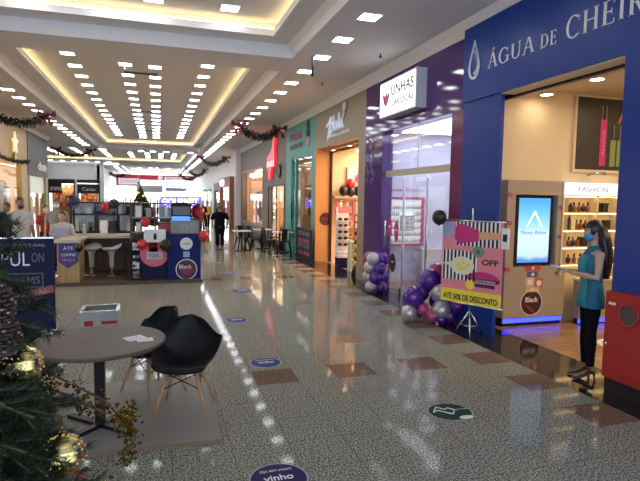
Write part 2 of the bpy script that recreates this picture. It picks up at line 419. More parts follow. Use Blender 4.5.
# air grilles and sprinklers
for k, (x, y, wd) in enumerate(((-.38, 14.9, .42), (-.38, 21.5, .5), (-.38, 27.5, .5))):
    t = thing('air_grille', 'dark linear air grille in the middle tray, %s from the front' % nth(k), 'air grille', (x, y, ZT), 0, 'ceiling air grilles')
    b = MB(); b.frame((-wd, -.12, 0), (1,0,0), (0,1,0), (0,0,-1), 2*wd, .24, .025, .012); lpart(b, 'grille_frame', M_gprint, t)
    b = MB(); b.box((-wd+.025, -.1, -.003), (wd-.025, .1, -.001)); 
    for q in range(5): b.box((-wd+.025, -.09+.04*q, -.009), (wd-.025, -.075+.04*q, -.003))
    lpart(b, 'slats', M_ink, t)
for k, (x, y, z, h, lab) in enumerate(((2.92, 10.0, ZS, .34, 'thin black rod hanging from the right ceiling beside a lamp'), (4.05, 9.3, ZS, .05, 'small dark sprinkler over the purple shop'), (3.75, 12.0, ZS, .04, 'small dark sprinkler before the tan shop sign'), (-.75, 14.0, ZT, .12, 'small white sprinkler beside the first air grille'))):
    b = MB(); b.tube([(x, y, z+.004), (x, y, z-h)], .012 if k else .02, 8); b.tube([(x, y, z-h), (x, y, z-h-.02)], .03, 8)
    solo(b, 'sprinkler', M_white if k == 3 else M_black, lab, 'sprinkler')

# walls beyond the shops and the end
b = MB(); b.box((XR, 30.6, 3.1), (XR+.2, YE, ZS)); b.box((4.35, 30.5, 0), (5.2, 31.2, ZS)); b.box((XR, 46, 0), (XR+.2, YE, 3.1)); b.box((9.3, -4, 0), (9.5, YE, ZS)); struct(b, 'wall_right', M_white)
b = MB(); b.box((-5.3, 52, 0), (-5.0, YE, ZS)); b.box((-14, 28.3, 0), (XL-.02, 28.5, ZC)); b.box((-14.1, -4, 0), (-13.9, YE, ZC)); struct(b, 'wall_left', M_white)
b = MB(); b.box((-10, 52, 3.35), (-5.0, 52.2, ZC)); b.box((-14, 52, 0), (-9.4, 52.2, ZC)); b.box((-7.15, 51.98, 0), (-6.97, 52.2, 3.35)); b.box((-5.04, 51.9, 0), (-4.7, 52.2, ZC)); struct(b, 'wall_back', M_white)
M_day = mat('daylight_window', (.9, .9, .9), .5, emit=(.93, .96, 1), es=7)
b = MB(); b.box((-5, YE, 4.0), (XR, YE+.2, ZS)); b.box((-5, YE, 0), (XR, YE+.2, .5)); struct(b, 'wall_end', M_white)
t = struct(MB().box((-5, YE+.1, .5), (XR, YE+.15, 4.0)), 'window_1', M_day)
b = MB()
for k in range(7): b.box((-4.9+1.55*k, YE-.02, .5), (-4.82+1.55*k, YE+.08, 3.4))
b.box((-5, YE-.02, 2.2), (XR, YE+.08, 2.26)); part(b, 'window_frame', M_gprint, t)
# ================================================================ shops on the right
U, V = Vector((0, -1, 0)), Vector((0, 0, 1))      # lettering on the right-hand fronts reads towards the camera
UX = Vector((1, 0, 0))                            # lettering on faces that look at the camera
def shop_shell(y0, y1, x1, h, wallm, floorm, ceilm, side='right', x0=4.95):
    b = MB(); b.box((x1, y0, 0), (x1+.1, y1, h)); b.box((x0, y1-.1, 0), (x1, y1, h)); b.box((x0, y0, 0), (x1, y0+.1, h))
    struct(b, 'wall_'+side, wallm)
    b = MB(); b.box((x0, y0, 0), (x1, y1, .006)); struct(b, 'floor', floorm)
    b = MB(); b.box((x0-.2, y0, h), (x1+.1, y1, h+.05)); struct(b, 'ceiling', ceilm)
def shop_lamps(pts, z, label, r=.09, m=None, group=None, top=0):
    for k, (x, y) in enumerate(pts):
        t = thing('downlight', label % nth(k), 'ceiling light', (x, y, z), 0, group)
        b = MB(); b.lathe([(r*1.35, 0), (r*1.35, -.012), (r, -.015), (r, 0)], (0, 0, 0), 18); lpart(b, 'rim', M_frame, t)
        b = MB(); b.lathe([(r*.98, -.002), (r*.98, -.011), (.001, -.018)], (0, 0, 0), 18); lpart(b, 'diffuser', m or M_lampshop, t)
        if top: b = MB(); b.lathe([(r*1.3, 0), (r*1.3, top)], (0, 0, 0), 18); lpart(b, 'housing', M_cream, t)

# ---- blue perfume shop
F = 4.54
t = thing('shopfront', 'royal blue shopfront with white serif lettering and a drop emblem above a wide open entrance', 'shopfront', (F, 4, 0))
blue_t = t
b = MB(); b.box((F, .5, 3.46), (4.78, 7.21, 4.56)); part(b, 'fascia', M_blue, t)
b = MB(); b.box((F+.03, 6.28, 0), (F+.09, 7.20, 3.46)); part(b, 'pillar', M_blue, t)
b = MB(); b.box((F, .5, 0), (4.78, 4.24, 3.46)); part(b, 'pillar', M_blue, t)
b = MB(); b.box((4.78, .6, 3.5), (5.2, 6.8, 3.9)); b.box((4.57, 4.24, 3.44), (4.78, 6.28, 3.459)); part(b, 'lintel', M_pale, t, 'pale underside of the entrance head')
b = MB(); b.box((4.80, 4.24, 3.42), (4.86, 6.6, 3.498)); part(b, 'shutter_track', M_black, t)
# serif lettering
def serif(s, y0, z0, h, wscale=1.0):
    b = MB(); x = 0
    def ring(cx, cz, rx, rz, a0, a1, th, tv):
        n = 22; out = []; inn = []
        for i in range(n+1):
            a = a0+(a1-a0)*i/n
            out.append((cx+rx*math.cos(a), cz+rz*math.sin(a))); inn.append((cx+(rx-th)*math.cos(a), cz+(rz-tv)*math.sin(a)))
        for i in range(n): q([out[i], out[i+1], inn[i+1], inn[i]])
    def q(P): b.poly([(F-.002, y0-(x+px*wscale)*h, z0+pz*h) for px, pz in P], (-1, 0, 0), .007)
    def ln(x0, z0_, x1, z1, w): q([(x0-w/2, z0_), (x0+w/2, z0_), (x1+w/2, z1), (x1-w/2, z1)])
    def sf(cx, z, w=.24): q([(cx-w/2, z), (cx+w/2, z), (cx+w/2, z+.035), (cx-w/2, z+.035)])
    T, t_ = .13, .055
    for ch in s:
        if ch in 'AÁ':
            ln(.07, 0, .36, 1, t_); ln(.68, 0, .40, 1, T); ln_z = .36; q([(.19, ln_z), (.56, ln_z), (.56, ln_z+.04), (.19, ln_z+.04)]); sf(.07, 0); sf(.68, 0, .26); 
            if ch == 'Á': q([(.34, 1.1), (.40, 1.1), (.54, 1.32), (.42, 1.32)])
            wd = .78
        elif ch == 'G':
            ring(.42, .5, .40, .52, .25*PI, 1.72*PI, T, t_); ln(.72, .05, .72, .42, T*.9); sf(.70, .40, .28); ln(.70, .68, .70, .92, .03); wd = .86
        elif ch == 'U':
            ln(.15, .3, .15, 1, T); ln(.66, .3, .66, 1, t_); ring(.40, .33, .285, .35, PI, 2*PI, .09, .06); sf(.15, .965); sf(.66, .965); wd = .82
        elif ch == 'D':
            ln(.15, 0, .15, 1, T); ring(.3, .5, .48, .5, -.5*PI, .5*PI, T, t_); q([(.03, 0), (.32, 0), (.32, .04), (.03, .04)]); q([(.03, .96), (.32, .96), (.32, 1), (.03, 1)]); wd = .86
        elif ch == 'E':
            ln(.15, 0, .15, 1, T); q([(.03, 0), (.58, 0), (.60, .2), (.57, .2), (.54, .045), (.03, .045)]); q([(.03, .955), (.52, .955), (.55, .82), (.58, .82), (.56, 1), (.03, 1)]); q([(.15, .5), (.46, .5), (.46, .545), (.15, .545)]); ln(.46, .4, .46, .64, .03); wd = .66
        elif ch == 'C':
            ring(.42, .5, .40, .52, .27*PI, 1.73*PI, T, t_); ln(.71, .68, .71, .94, .03); ln(.71, .08, .71, .2, .02); wd = .80
        elif ch == 'H':
            for c in (.15, .68): ln(c, 0, c, 1, T); sf(c, 0); sf(c, .965)
            q([(.15, .5), (.68, .5), (.68, .545), (.15, .545)]); wd = .86
        elif ch == 'I':
            ln(.15, 0, .15, 1, T); sf(.15, 0); sf(.15, .965); wd = .33
        elif ch == 'R':
            ln(.15, 0, .15, 1, T); sf(.15, 0); q([(.03, .965), (.34, .965), (.34, 1), (.03, 1)]); q([(.15, .47), (.34, .47), (.34, .51), (.15, .51)])
            ring(.32, .735, .26, .265, -.5*PI, .5*PI, .1, t_); ln(.62, 0, .36, .5, T); sf(.66, 0, .2); wd = .78
        elif ch == 'O':
            ring(.44, .5, .42, .52, 0, 2*PI, T, t_); wd = .92
        x += (wd+.10)*wscale
    return b
part(serif('ÁGUA', 6.57, 3.84, .205, 1.32), 'lettering', M_wprint, t, 'white serif lettering, first word')
part(serif('DE', 5.50, 3.835, .165, 1.05), 'lettering', M_wprint, t, 'white serif lettering, small middle word')
part(serif('CHEIRO', 5.08, 3.82, .25, 1.1), 'lettering', M_wprint, t, 'white serif lettering, last word')
b = MB()   # drop emblem: ring in the shape of a drop with an inner crescent
def drop(cy, cz, w, h, k=30):
    P = []
    for i in range(k):
        a = 2*PI*i/k - PI/2
        s_ = math.sin(a); c_ = math.cos(a)
        zz = s_ if s_ < 0 else s_*1.9
        wv = c_ if s_ < 0 else c_*(1-s_)**.75*(1 if s_ < .999 else 0)
        P.append((cy-wv*w, cz+zz*h))
    return P
o_, i_ = drop(6.91, 3.96, .14, .20), drop(6.905, 3.975, .115, .178)
i2 = drop(6.91, 3.95, .10, .125)
for i in range(30):
    j = (i+1) % 30
    b.poly([(F-.002, y, z) for y, z in (o_[i], o_[j], i_[j], i_[i])], (-1, 0, 0), .02)
for i in range(0, 15):
    P = i2; Q = drop(6.905, 3.975, .08, .108)
    b.poly([(F-.002, y, z) for y, z in (P[i], P[i+1], Q[i+1], Q[i])], (-1, 0, 0), .02)
part(b, 'emblem', M_wprint, t, 'white drop emblem')

M_woodfloor = wood('oak_floor', (.30, .17, .06), (.56, .35, .15), (1.2, 9, 9), .3, planks=.16, axis=0, plank_len=1.3)
b = MB(); b.box((4.95, .3, 0), (9.2, 6.9, .006)); struct(b, 'floor', M_woodfloor)
b = MB(); b.box((4.64, 6.88, 0), (9.3, 7.0, 3.9)); b.box((9.1, .3, 0), (9.3, 6.9, 3.9)); b.box((4.78, .3, 0), (9.3, .4, 3.9)); struct(b, 'wall_right', M_cream)
b = MB(); b.box((5.2, .3, 3.70), (9.3, 6.9, 3.78)); struct(b, 'ceiling', mat('cream_ceiling', (.75, .66, .5), .7))
b = MB(); b.box((4.66, 6.84, 0), (5.1, 6.88, .14)); struct(b, 'baseboard_right', M_black)
shop_lamps([(5.60, 6.60), (5.50, 5.56), (7.0, 6.1), (8.3, 6.1), (5.5, 3.4), (7.0, 3.6), (8.3, 3.6), (5.5, 1.6), (7.0, 1.6)], 3.57, 'round warm downlight in the blue shop ceiling, %s counted from the entrance pillar', .085, mat('warm_downlight', (.9, .8, .7), .5, emit=(1, .78, .5), es=38), 'downlights of the blue shop', .13)
b = MB(); b.box((6.3, 1.2, 3.68), (8.6, 5.2, 3.698))
solo(b, 'shop_fill_panel', mat('warm_fill_panel', (.9, .8, .7), .5, emit=(1, .78, .52), es=4.0), 'large warm fill panel added to the ceiling deep inside the blue shop', 'ceiling light')  # glowing panel added to brighten the shop beyond its downlights

# display panel with recess
t = thing('wall_unit', 'beige wall panel with a recessed screen inside the blue shop', 'wall unit', (5.63, 6.8, 0))
yf = 6.72
b = MB(); b.box((5.08, yf, .14), (5.23, 6.88, 2.28)); b.box((6.02, yf, .14), (6.22, 6.88, 2.28)); b.box((5.23, yf, 2.06), (6.02, 6.88, 2.28)); b.box((5.23, yf, .14), (6.02, 6.88, .94)); b.box((5.23, 6.86, .94), (6.02, 6.88, 2.06))
part(b, 'panel', M_beige, t)
b = MB(); b.box((5.1, yf+.03, .0), (6.2, 6.86, .14)); part(b, 'plinth', M_black, t)
b = MB(); b.box((5.1, yf+.01, .06), (6.2, yf+.029, .125)); part(b, 'blue_light_strip', mat('blue_led', (.05, .05, .8), .5, emit=(.03, .05, 1.0), es=3.0), t, 'glowing blue strip along the foot')
s = thing('screen', 'lit blue advertising screen sunk into the beige panel', 'screen', (5.63, 6.8, .97))
b = MB(); b.box((5.30, 6.79, .96), (5.97, 6.855, 2.05)); part(b, 'housing', M_black, s)
m = bpy.data.materials.new('screen_picture'); m.use_nodes = True; nt = m.node_tree; bs = nt.nodes['Principled BSDF']
tc = nt.nodes.new('ShaderNodeTexCoord'); sp = nt.nodes.new('ShaderNodeSeparateXYZ'); nt.links.new(tc.outputs['Generated'], sp.inputs[0])
nz = nt.nodes.new('ShaderNodeTexNoise'); nz.inputs['Scale'].default_value = 4; nt.links.new(tc.outputs['Generated'], nz.inputs['Vector'])
ad = nt.nodes.new('ShaderNodeMath'); ad.operation = 'MULTIPLY_ADD'; ad.inputs[1].default_value = .12; nt.links.new(nz.outputs['Fac'], ad.inputs[0]); nt.links.new(sp.outputs[2], ad.inputs[2])
cr = nt.nodes.new('ShaderNodeValToRGB'); e = cr.color_ramp.elements
e[0].position = .1; e[0].color = (.05, .22, .62, 1); e[1].position = 1; e[1].color = (.05, .30, .72, 1)
for p_, c_ in ((.17, (.42, .58, .85, 1)), (.52, (.50, .66, .92, 1)), (.6, (.30, .58, .88, 1)), (.85, (.10, .42, .8, 1))): x = e.new(p_); x.color = c_
nt.links.new(ad.outputs[0], cr.inputs[0]); nt.links.new(cr.outputs[0], bs.inputs['Emission Color']); bs.inputs['Emission Strength'].default_value = 1.35; bs.inputs['Base Color'].default_value = (.02, .02, .03, 1); bs.inputs['Roughness'].default_value = .3
b = MB(); b.box((5.35, 6.782, 1.0), (5.93, 6.79, 2.01)); part(b, 'display', m, s)
M_glow = mat('screen_white', (.9, .9, .9), .5, emit=(.8, .9, 1), es=1.5)
b = MB()
for a, c in (((5.50, 1.56), (5.64, 1.80)), ((5.64, 1.80), (5.78, 1.56))): b.tube([(a[0], 6.779, a[1]), (c[0], 6.779, c[1])], .012, 6)
part(b, 'peak_symbol', M_glow, s)
text('Novo Amor', mat('screen_text', (.05, .1, .4), .5, emit=(.08, .16, .5), es=1), (5.64, 6.78, 1.44), UX, V, w=.48, d=.003, parent=s, center=True)
# stickers on the panel
for k, (x, z) in enumerate(((5.13, 2.05), (6.11, 1.86), (5.14, 1.62), (6.11, 1.40), (5.14, .9), (6.10, .82))):
    tt = thing('badge', 'small red and blue flower badge on the beige panel, %s of six' % nth(k), 'badge', (x, yf, z))
    b = MB(); b.disc((x, yf-.001, z), .038, .008, 12, ax='y'); part(b, 'rosette', mat('badge_red', (.65, .08, .06), .5), tt)
    b = MB(); b.disc((x-.045, yf-.001, z+.01), .03, .006, 10, ax='y'); part(b, 'ribbon', mat('badge_blue', (.08, .1, .4), .5), tt)
for k, (x, z, w_, h_, c_, lab) in enumerate(((5.60, .92, .30, .08, (.5, .08, .10), 'narrow red and blue photo card below the screen'), (5.60, .82, .2, .09, (.10, .12, .34), 'dark blue photo card below the narrow red card'), (5.55, .70, .17, .14, (.70, .58, .30), 'yellowish flower photo card in the card cluster under the screen'), (5.72, .68, .15, .16, (.6, .12, .12), 'red photo card beside the yellowish flower card'), (5.60, .58, .26, .08, (.72, .5, .34), 'orange photo card at the bottom of the card cluster'))):
    b = MB(); b.box((x-w_/2, yf-.004-.002*k, z-h_/2), (x+w_/2, yf-.001, z+h_/2)); b.disc((x, yf-.005-.002*k, z), h_*.3, .002, 12, 1, 'y')
    solo(b, 'photo_card', [mat('card%d' % k, c_, .5, vary=.35, scale=25), M_wprint], lab, 'card')
tt = thing('sticker', 'round dark sticker with pale rim on the beige panel above the blue glow', 'sticker', (5.60, yf, .37))
b = MB(); b.disc((5.60, yf-.001, .37), .205, .004, 32, ax='y'); part(b, 'rim', M_wprint, tt)
b = MB(); b.disc((5.60, yf-.005, .37), .19, .003, 32, ax='y'); part(b, 'face', mat('maroon_print', (.05, .015, .02), .4), tt)
b = MB(); 
for k in range(4): b.tube([(5.47+.03*k, yf-.009, .34-.03*k), (5.55+.04*k, yf-.009, .30-.03*k)], .012, 6)
part(b, 'flourish', M_red, tt)
text('Black', M_wprint, (5.60, yf-.008, .38), UX, V, w=.24, d=.003, parent=tt, center=True, bold=.02)

# shelf unit with perfume
t = thing('shelf_unit', 'lit cream shelf unit full of perfume inside the blue shop', 'shelf unit', (6.95, 6.75, .8))
parts('upright', M_cream, t, *[((x, 6.70, .78), (x+.03, 6.86, 2.26)) for x in (6.10, 6.77, 7.20, 7.72)])
b = MB(); b.box((6.10, 6.86, .78), (7.75, 6.878, 2.26)); part(b, 'back_panel', M_cream, t)
SZ = [.97, 1.245, 1.52, 1.80]
for z in SZ+[2.07]:
    b = MB(); b.box((6.13, 6.70, z-.022), (7.72, 6.86, z)); part(b, 'shelf', M_cream, t)
M_shl = mat('shelf_light', (.9, .8, .6), .5, emit=(1, .74, .36), es=7)
for z in SZ+[2.07]:
    b = MB(); b.box((6.14, 6.71, z-.030), (7.71, 6.73, z-.023)); part(b, 'shelf_light', M_shl, t)
s = thing('light_box_sign', 'backlit white sign reading FASHION on top of the perfume shelves', 'sign', (6.66, 6.69, 2.068))
b = MB(); b.box((6.11, 6.68, 2.068), (7.22, 6.70, 2.265)); part(b, 'panel', mat('lit_sign', (.8, .8, .85), .5, emit=(.62, .66, .82), es=1.1), s)
text('FASHION', mat('sign_grey', (.3, .3, .35), .5), (6.66, 6.679, 2.12), UX, V, w=.58, h=.085, parent=s, center=True)
rows = {3: [(6.42,'bow'),(6.52,'bow'),(6.64,'bottle'),(6.75,'bottle'),(6.84,'round'),(6.93,'bottle'),(7.12,'case'),(7.28,'case'),(7.6,'bottle'),(7.8,'box')],
        2: [(6.40,'tall'),(6.50,'tall'),(6.62,'box'),(6.71,'bottle'),(6.80,'bottle'),(6.90,'round'),(7.12,'greenbox'),(7.34,'case'),(7.62,'pink'),(7.85,'bottle')],
        1: [(6.39,'round'),(6.47,'round'),(6.57,'bottle'),(6.66,'round'),(6.76,'bottle'),(6.88,'case'),(7.1,'case'),(7.3,'case'),(7.6,'pink'),(7.8,'pink')],
        0: [(6.39,'round'),(6.48,'round'),(6.58,'round'),(6.70,'bottle'),(6.83,'bottle'),(7.1,'box'),(7.3,'bottle'),(7.62,'pink')]}
M_pb = mat('amber_perfume', (.25, .09, .03), .15); M_pk = mat('dark_case', (.025, .018, .022), .3); M_pg = mat('dark_green_box', (.04, .09, .07), .4)
rn = ['lowest', 'second lowest', 'second highest', 'top']; desc = dict(bow='dark bowed gift bag', bottle='amber perfume bottle', round='round dark perfume bottle', case='black gift case', tall='tall dark bag', box='pale cream box', greenbox='dark green box', pink='pink gift box')
for r, L in rows.items():
    cnt = {}
    for x, k in L:
        z = SZ[r]; x = .96*x+.005; y = 6.775; cnt[k] = cnt.get(k, 0)+1
        lab = '%s on the %s perfume shelf, %s of these from left' % (desc[k], rn[r], nth(cnt[k]-1))
        if k == 'bottle':
            o = thing('perfume_bottle', lab, 'perfume bottle', (x, y, z))
            b = MB(); b.rings([(x, y, z, .035, .025), (x, y, z+.09, .035, .025), (x, y, z+.11, .014, .014)], 12); part(b, 'flask', M_pb, o)
            b = MB(); b.lathe([(.016, .11), (.016, .16)], (x, y, z), 10); part(b, 'cap', M_pk, o)
        elif k == 'round':
            o = thing('perfume_bottle', lab, 'perfume bottle', (x, y, z))
            b = MB(); b.ball((x, y, z+.055), (.05, .03, .055), 12, 8); part(b, 'flask', M_pk, o)
            b = MB(); b.lathe([(.015, .1), (.018, .15)], (x, y, z), 10); part(b, 'cap', M_pb, o)
        elif k in ('bow', 'tall'):
            h = .15 if k == 'bow' else .22
            o = thing('gift_bag', lab, 'gift bag', (x, y, z))
            b = MB(); b.box((x-.045, y-.03, z), (x+.045, y+.03, z+h*.7)); part(b, 'bag', M_pk, o)
            b = MB(); b.poly([(x, y-.032, z+h*.6), (x-.05, y-.032, z+h), (x-.055, y-.032, z+h*.62)], (0, 1, 0), .03); b.poly([(x, y-.032, z+h*.6), (x+.055, y-.032, z+h*.62), (x+.05, y-.032, z+h)], (0, 1, 0), .03); part(b, 'bow', M_pk, o)
        else:
            mm = {'case': M_pk, 'box': M_cream, 'greenbox': M_pg, 'pink': M_mag}[k]; hw = .06 if k in ('case', 'greenbox') else .04
            o = thing('gift_box', lab, 'gift box', (x, y, z))
            b = MB(); b.box((x-hw, y-.03, z), (x+hw, y+.03, z+.12)); part(b, 'box', mm, o)
            b = MB(); b.box((x-hw-.004, y-.034, z+.12), (x+hw+.004, y+.034, z+.15)); part(b, 'lid', mm, o)
t = thing('counter', 'low grey brown counter under the perfume shelves', 'counter', (7.1, 6.5, 0))
b = MB(); b.box((6.38, 6.55, .1), (8.1, 6.69, .71)); part(b, 'cabinet', M_beige, t)
b = MB(); b.box((6.36, 6.53, .71), (8.12, 6.69, .75)); part(b, 'countertop', M_cream, t)
b = MB(); b.box((6.40, 6.58, 0), (8.1, 6.69, .1)); part(b, 'plinth', M_black, t)
b = MB(); b.box((6.39, 6.56, .03), (8.1, 6.579, .095)); part(b, 'blue_light_strip', MATS['blue_led'], t, 'glowing blue strip along the foot')
t = thing('poster', 'large dark framed cosmetics poster high on the cream wall', 'poster', (7.3, 6.86, 2.45))
b = MB(); b.box((6.37, 6.83, 2.44), (8.3, 6.88, 3.66)); part(b, 'frame', M_cream, t)
b = MB(); b.box((6.41, 6.822, 2.49), (8.26, 6.83, 3.635)); part(b, 'print', mat('charcoal_print', (.022, .020, .020), .4), t)
b = MB(); b.box((6.87, 6.816, 2.56), (7.00, 6.822, 3.3)); part(b, 'magenta_tube', M_mag, t)
b = MB()
for x in (6.89, 6.975): b.tube([(x, 6.817, 3.3), (x, 6.817, 3.52)], .013, 6)
part(b, 'brush', M_tan, t)
b = MB(); 
for x in (7.09, 7.23): b.box((x, 6.816, 2.55), (x+.11, 6.822, 2.98))
part(b, 'green_tube', mat('olive_print', (.22, .30, .10), .5), t)
b = MB()
for x in (7.145, 7.285): b.tube([(x, 6.817, 2.98), (x, 6.817, 3.22)], .012, 6)
part(b, 'brush', M_tan, t)
text('A', mat('orange_print', (.75, .2, .04), .5), (7.22, 6.82, 3.25), UX, V, h=.26, parent=t)
text('Absolute', M_pink, (6.97, 6.814, 2.72), V, -UX, w=.42, h=.07, parent=t)
t = thing('spotlight', 'small steel spotlight on an arm under the dark poster', 'lamp', (6.72, 6.88, 2.36))
b = MB(); b.tube([(6.72, 6.88, 2.4), (6.72, 6.66, 2.42)], .012, 8); part(b, 'arm', M_chrome, t)
b = MB(); b.tube([(6.58, 6.66, 2.42), (6.86, 6.66, 2.42)], .022, 10); part(b, 'head', M_chrome, t)
b = MB(); b.disc((6.1, 5.4, .006), .36, .01, 32); b.disc((6.1, 5.4, .016), .30, .002, 32, 1)
solo(b, 'floor_mat', [M_wprint, mat('cream_mat', (.6, .52, .42), .7)], 'round pale mat on the oak floor inside the blue shop', 'mat')
# two reddish notices at the jamb
b = MB(); b.box((4.90, 6.868, 1.35), (5.06, 6.879, 1.80)); b.disc((4.98, 6.867, 1.50), .065, .003, 20, 1, 'y'); b.box((4.92, 6.864, 1.64), (5.04, 6.868, 1.74), 2)
solo(b, 'notice', [M_wprint, mat('blue_print', (.16, .24, .5), .5), M_pink], 'white notice with a blue disc on the jamb beside the discount banner', 'notice')

# ---- red hose cabinet by the right pillar
t = thing('fire_hose_cabinet', 'red fire hose cabinet with a round window against the blue pillar', 'cabinet', (4.48, 3.7, 0))
b = MB(); b.box((4.43, 2.9, .15), (4.535, 4.20, 1.05)); part(b, 'body', M_red, t)
b = MB(); b.box((4.45, 2.9, 0), (4.535, 4.18, .15)); part(b, 'plinth', M_black, t)
d = MB(); d.box((4.412, 3.0, .19), (4.43, 4.17, 1.02)); d = part(d, 'door', M_red, t)
b = MB(); b.lathe([(.12, 0), (.12, .012), (.10, .012), (.10, 0)], (0, 0, 0), 28); 
rt = Matrix.Rotation(-PI/2, 3, 'Y'); b.v = [tuple(rt @ Vector(p)+Vector((4.412, 3.90, .85))) for p in b.v]; part(b, 'window_rim', M_red, d)
b = MB(); b.disc((4.411, 3.90, .85), .1, .004, 28, ax='x'); part(b, 'window', mat('smoked_pane', (.06, .05, .05), .08), d)
b = MB(); b.box((4.406, 4.06, .92), (4.412, 4.14, .945)); part(b, 'nameplate', M_wprint, d)
b = MB(); b.box((4.396, 4.12, .50), (4.412, 4.15, .53)); b.tube([(4.41, 4.13, .515), (4.385, 4.13, .515)], .008, 8); part(b, 'latch', M_chrome, d)

# ---- purple nail shop
G = XR
t = thing('shopfront', 'glossy purple shopfront with tall glass between the blue and the tan fronts', 'shopfront', (G, 9.4, 0))
b = MB(); b.box((G, 7.22, 3.40), (G+.25, 11.42, 4.52)); part(b, 'fascia', M_purple, t)
b = MB(); b.box((G, 10.45, 0), (G+.25, 11.42, 3.398)); part(b, 'pillar', M_purple, t, 'purple pillar with a white script pattern')
b = MB(); b.box((G, 7.22, 0), (G+.25, 7.68, 3.398)); part(b, 'pillar', M_plum, t, 'plum pillar beside the blue front')
b = MB()
for z in (2.44,): b.box((G+.08, 7.72, z), (G+.14, 10.45, z+.13))
part(b, 'transom', mat('champagne_metal', (.55, .50, .42), .35, .3), t)
b = MB(); b.box((G+.1, 7.72, 2.57), (G+.11, 10.45, 3.39)); part(b, 'upper_pane', M_glass, t)
for y0, y1 in ((7.74, 8.6), (8.62, 9.55), (9.57, 10.43)):
    d = MB(); d.box((G+.1, y0, .02), (G+.11, y1, 2.43)); d = part(d, 'glass_panel', M_glass, t)
    if y0 != 8.62:
        b = MB(); b.tube([(G+.06, y1-.09, .9), (G+.06, y1-.09, 1.5)], .014, 8); part(b, 'handle', M_chrome, d)
b = MB(); b.box((G+.09, 8.60, 0), (G+.12, 8.625, 2.36)); b.box((G+.09, 9.545, 0), (G+.12, 9.575, 2.36)); b.box((G+.09, 9.0, 2.49), (G+.12, 9.02, 3.4)); b.box((G+.06, 9.5, .0), (G+.14, 9.62, .14)); part(b, 'mullion', M_chrome, t)
# script pattern on the pillar: looping strokes
b = MB()
for col_ in range(2):
    y = 11.25-.3*col_
    pts = [(G-.003, y+.1*math.sin(q*.9+col_)-.02*math.cos(q*2.3), 2.3+q*.05) for q in range(22)]
    b.tube(pts, .012, 5)
    for q in range(5): b.tube([(G-.003, y-.08, 2.35+.2*q), (G-.003, y+.05, 2.43+.2*q), (G-.003, y+.09, 2.36+.2*q), (G-.003, y-.02, 2.3+.2*q)], .011, 5)
part(b, 'script_pattern', mat('lilac_print', (.20, .13, .32), .2), t, 'pale looping script')
# light box sign
s = thing('light_box_sign', 'glowing white light box sign reading UNHAS with a pink petal mark on the purple front', 'sign', (4.55, 9.35, 3.64))
b = MB(); b.box((4.44, 8.56, 3.62), (4.66, 10.16, 4.33)); part(b, 'housing', mat('sign_casing', (.62, .62, .70), .4), s)
b = MB(); b.box((4.43, 8.60, 3.65), (4.44, 10.12, 4.30)); part(b, 'lit_face', mat('sign_face', (.9, .9, .9), .5, emit=(.98, .97, 1), es=1.5), s)
text('UNHAS', mat('purple_print', (.06, .02, .09), .5), (4.43, 9.60, 4.00), U, V, w=.95, h=.2, parent=s, bold=.012)
text('CARIOCAS', MATS['purple_print'], (4.43, 9.60, 3.79), U, V, w=.95, h=.13, parent=s, bold=.012)
b = MB()
for k, (a, c_) in enumerate(((.55, 1), (0, 0), (-.55, 1))):
    P = []
    for i in range(16):
        q = 2*PI*i/16; px, pz = .05*math.sin(q), .15*math.cos(q)+.12
        P.append((4.4295, 9.83-(px*math.cos(a)+pz*math.sin(a)), 3.85+pz*math.cos(a)-px*math.sin(a)))
    b.poly(P, (-1, 0, 0), .003+.002*k, k % 2)
part(b, 'petal_mark', [M_mag, mat('rose_print', (.75, .15, .5), .5)], s)
# inside the nail shop
shop_shell(7.4, 11.35, 7.4, 3.5, mat('lilac_wall', (.66, .66, .80), .6), M_woodfloor, M_white, x0=4.9)
b = MB(); b.box((5.3, 8.0, 3.47), (7.0, 10.8, 3.495)); solo(b, 'shop_fill_panel', mat('cool_fill_panel', (.9, .9, .9), .5, emit=(.85, .88, 1), es=6.5), 'large cool fill panel added to the ceiling inside the purple shop', 'ceiling light')  # added emitter that brightens the interior behind the glass
t = thing('nail_polish_display', 'wall display with a magenta frame seen through the purple shop glass', 'display', (5.62, 11.22, .85))
b = MB(); b.frame((5.16, 11.18, .86), UX, V, (0, -1, 0), .92, 1.16, .06, .05); part(b, 'frame', M_mag, t)
b = MB(); b.box((5.2, 11.2, .9), (6.04, 11.245, 1.98)); part(b, 'back_panel', mat('lit_white_panel', (.8, .9, .88), .5, emit=(.8, .95, .92), es=.7), t)
pz = [.95, 1.11, 1.27, 1.43, 1.59, 1.75]
for z in pz: 
    b = MB(); b.box((5.22, 11.12, z-.012), (6.02, 11.2, z)); part(b, 'shelf', M_wprint, t)
cols = [(.5, .03, .08), (.7, .25, .35), (.12, .02, .06), (.75, .5, .45), (.05, .05, .1), (.35, .05, .25)]
pm = []
for c_ in cols:
    b = MB(); b.rings([(0, 0, 0, .016, .016), (0, 0, .045, .016, .016), (0, 0, .05, .008, .008), (0, 0, .095, .007, .007)], 8); pm.append(b.mesh('nail_polish', mat('polish%g' % (c_[0]+c_[1]), c_, .2)))
random.seed(5)
for z in pz:
    for k in range(15):
        x = 5.26+.052*k
        if 1.2 < z < 1.65 and 5.44 < x < 5.80: continue
        o = link('nail_polish', random.choice(pm), None, (x, 11.155, z)); tag(o, 'tiny nail polish bottle in the magenta framed wall display', 'nail polish', 'nail polish bottles')
b = MB(); b.box((5.45, 11.09, 1.23), (5.80, 11.12, 1.58)); b.box((5.47, 11.085, 1.25), (5.78, 11.09, 1.56), 1)
for k in range(9): b.disc((5.52+.1*(k % 3), 11.085, 1.32+.09*(k//3)), .028, .004, 10, 2+k % 2, 'y')
solo(b, 'picture', [M_gprint, M_wprint, M_mag, M_gprint], 'small framed picture in the middle of the nail polish display', 'picture')
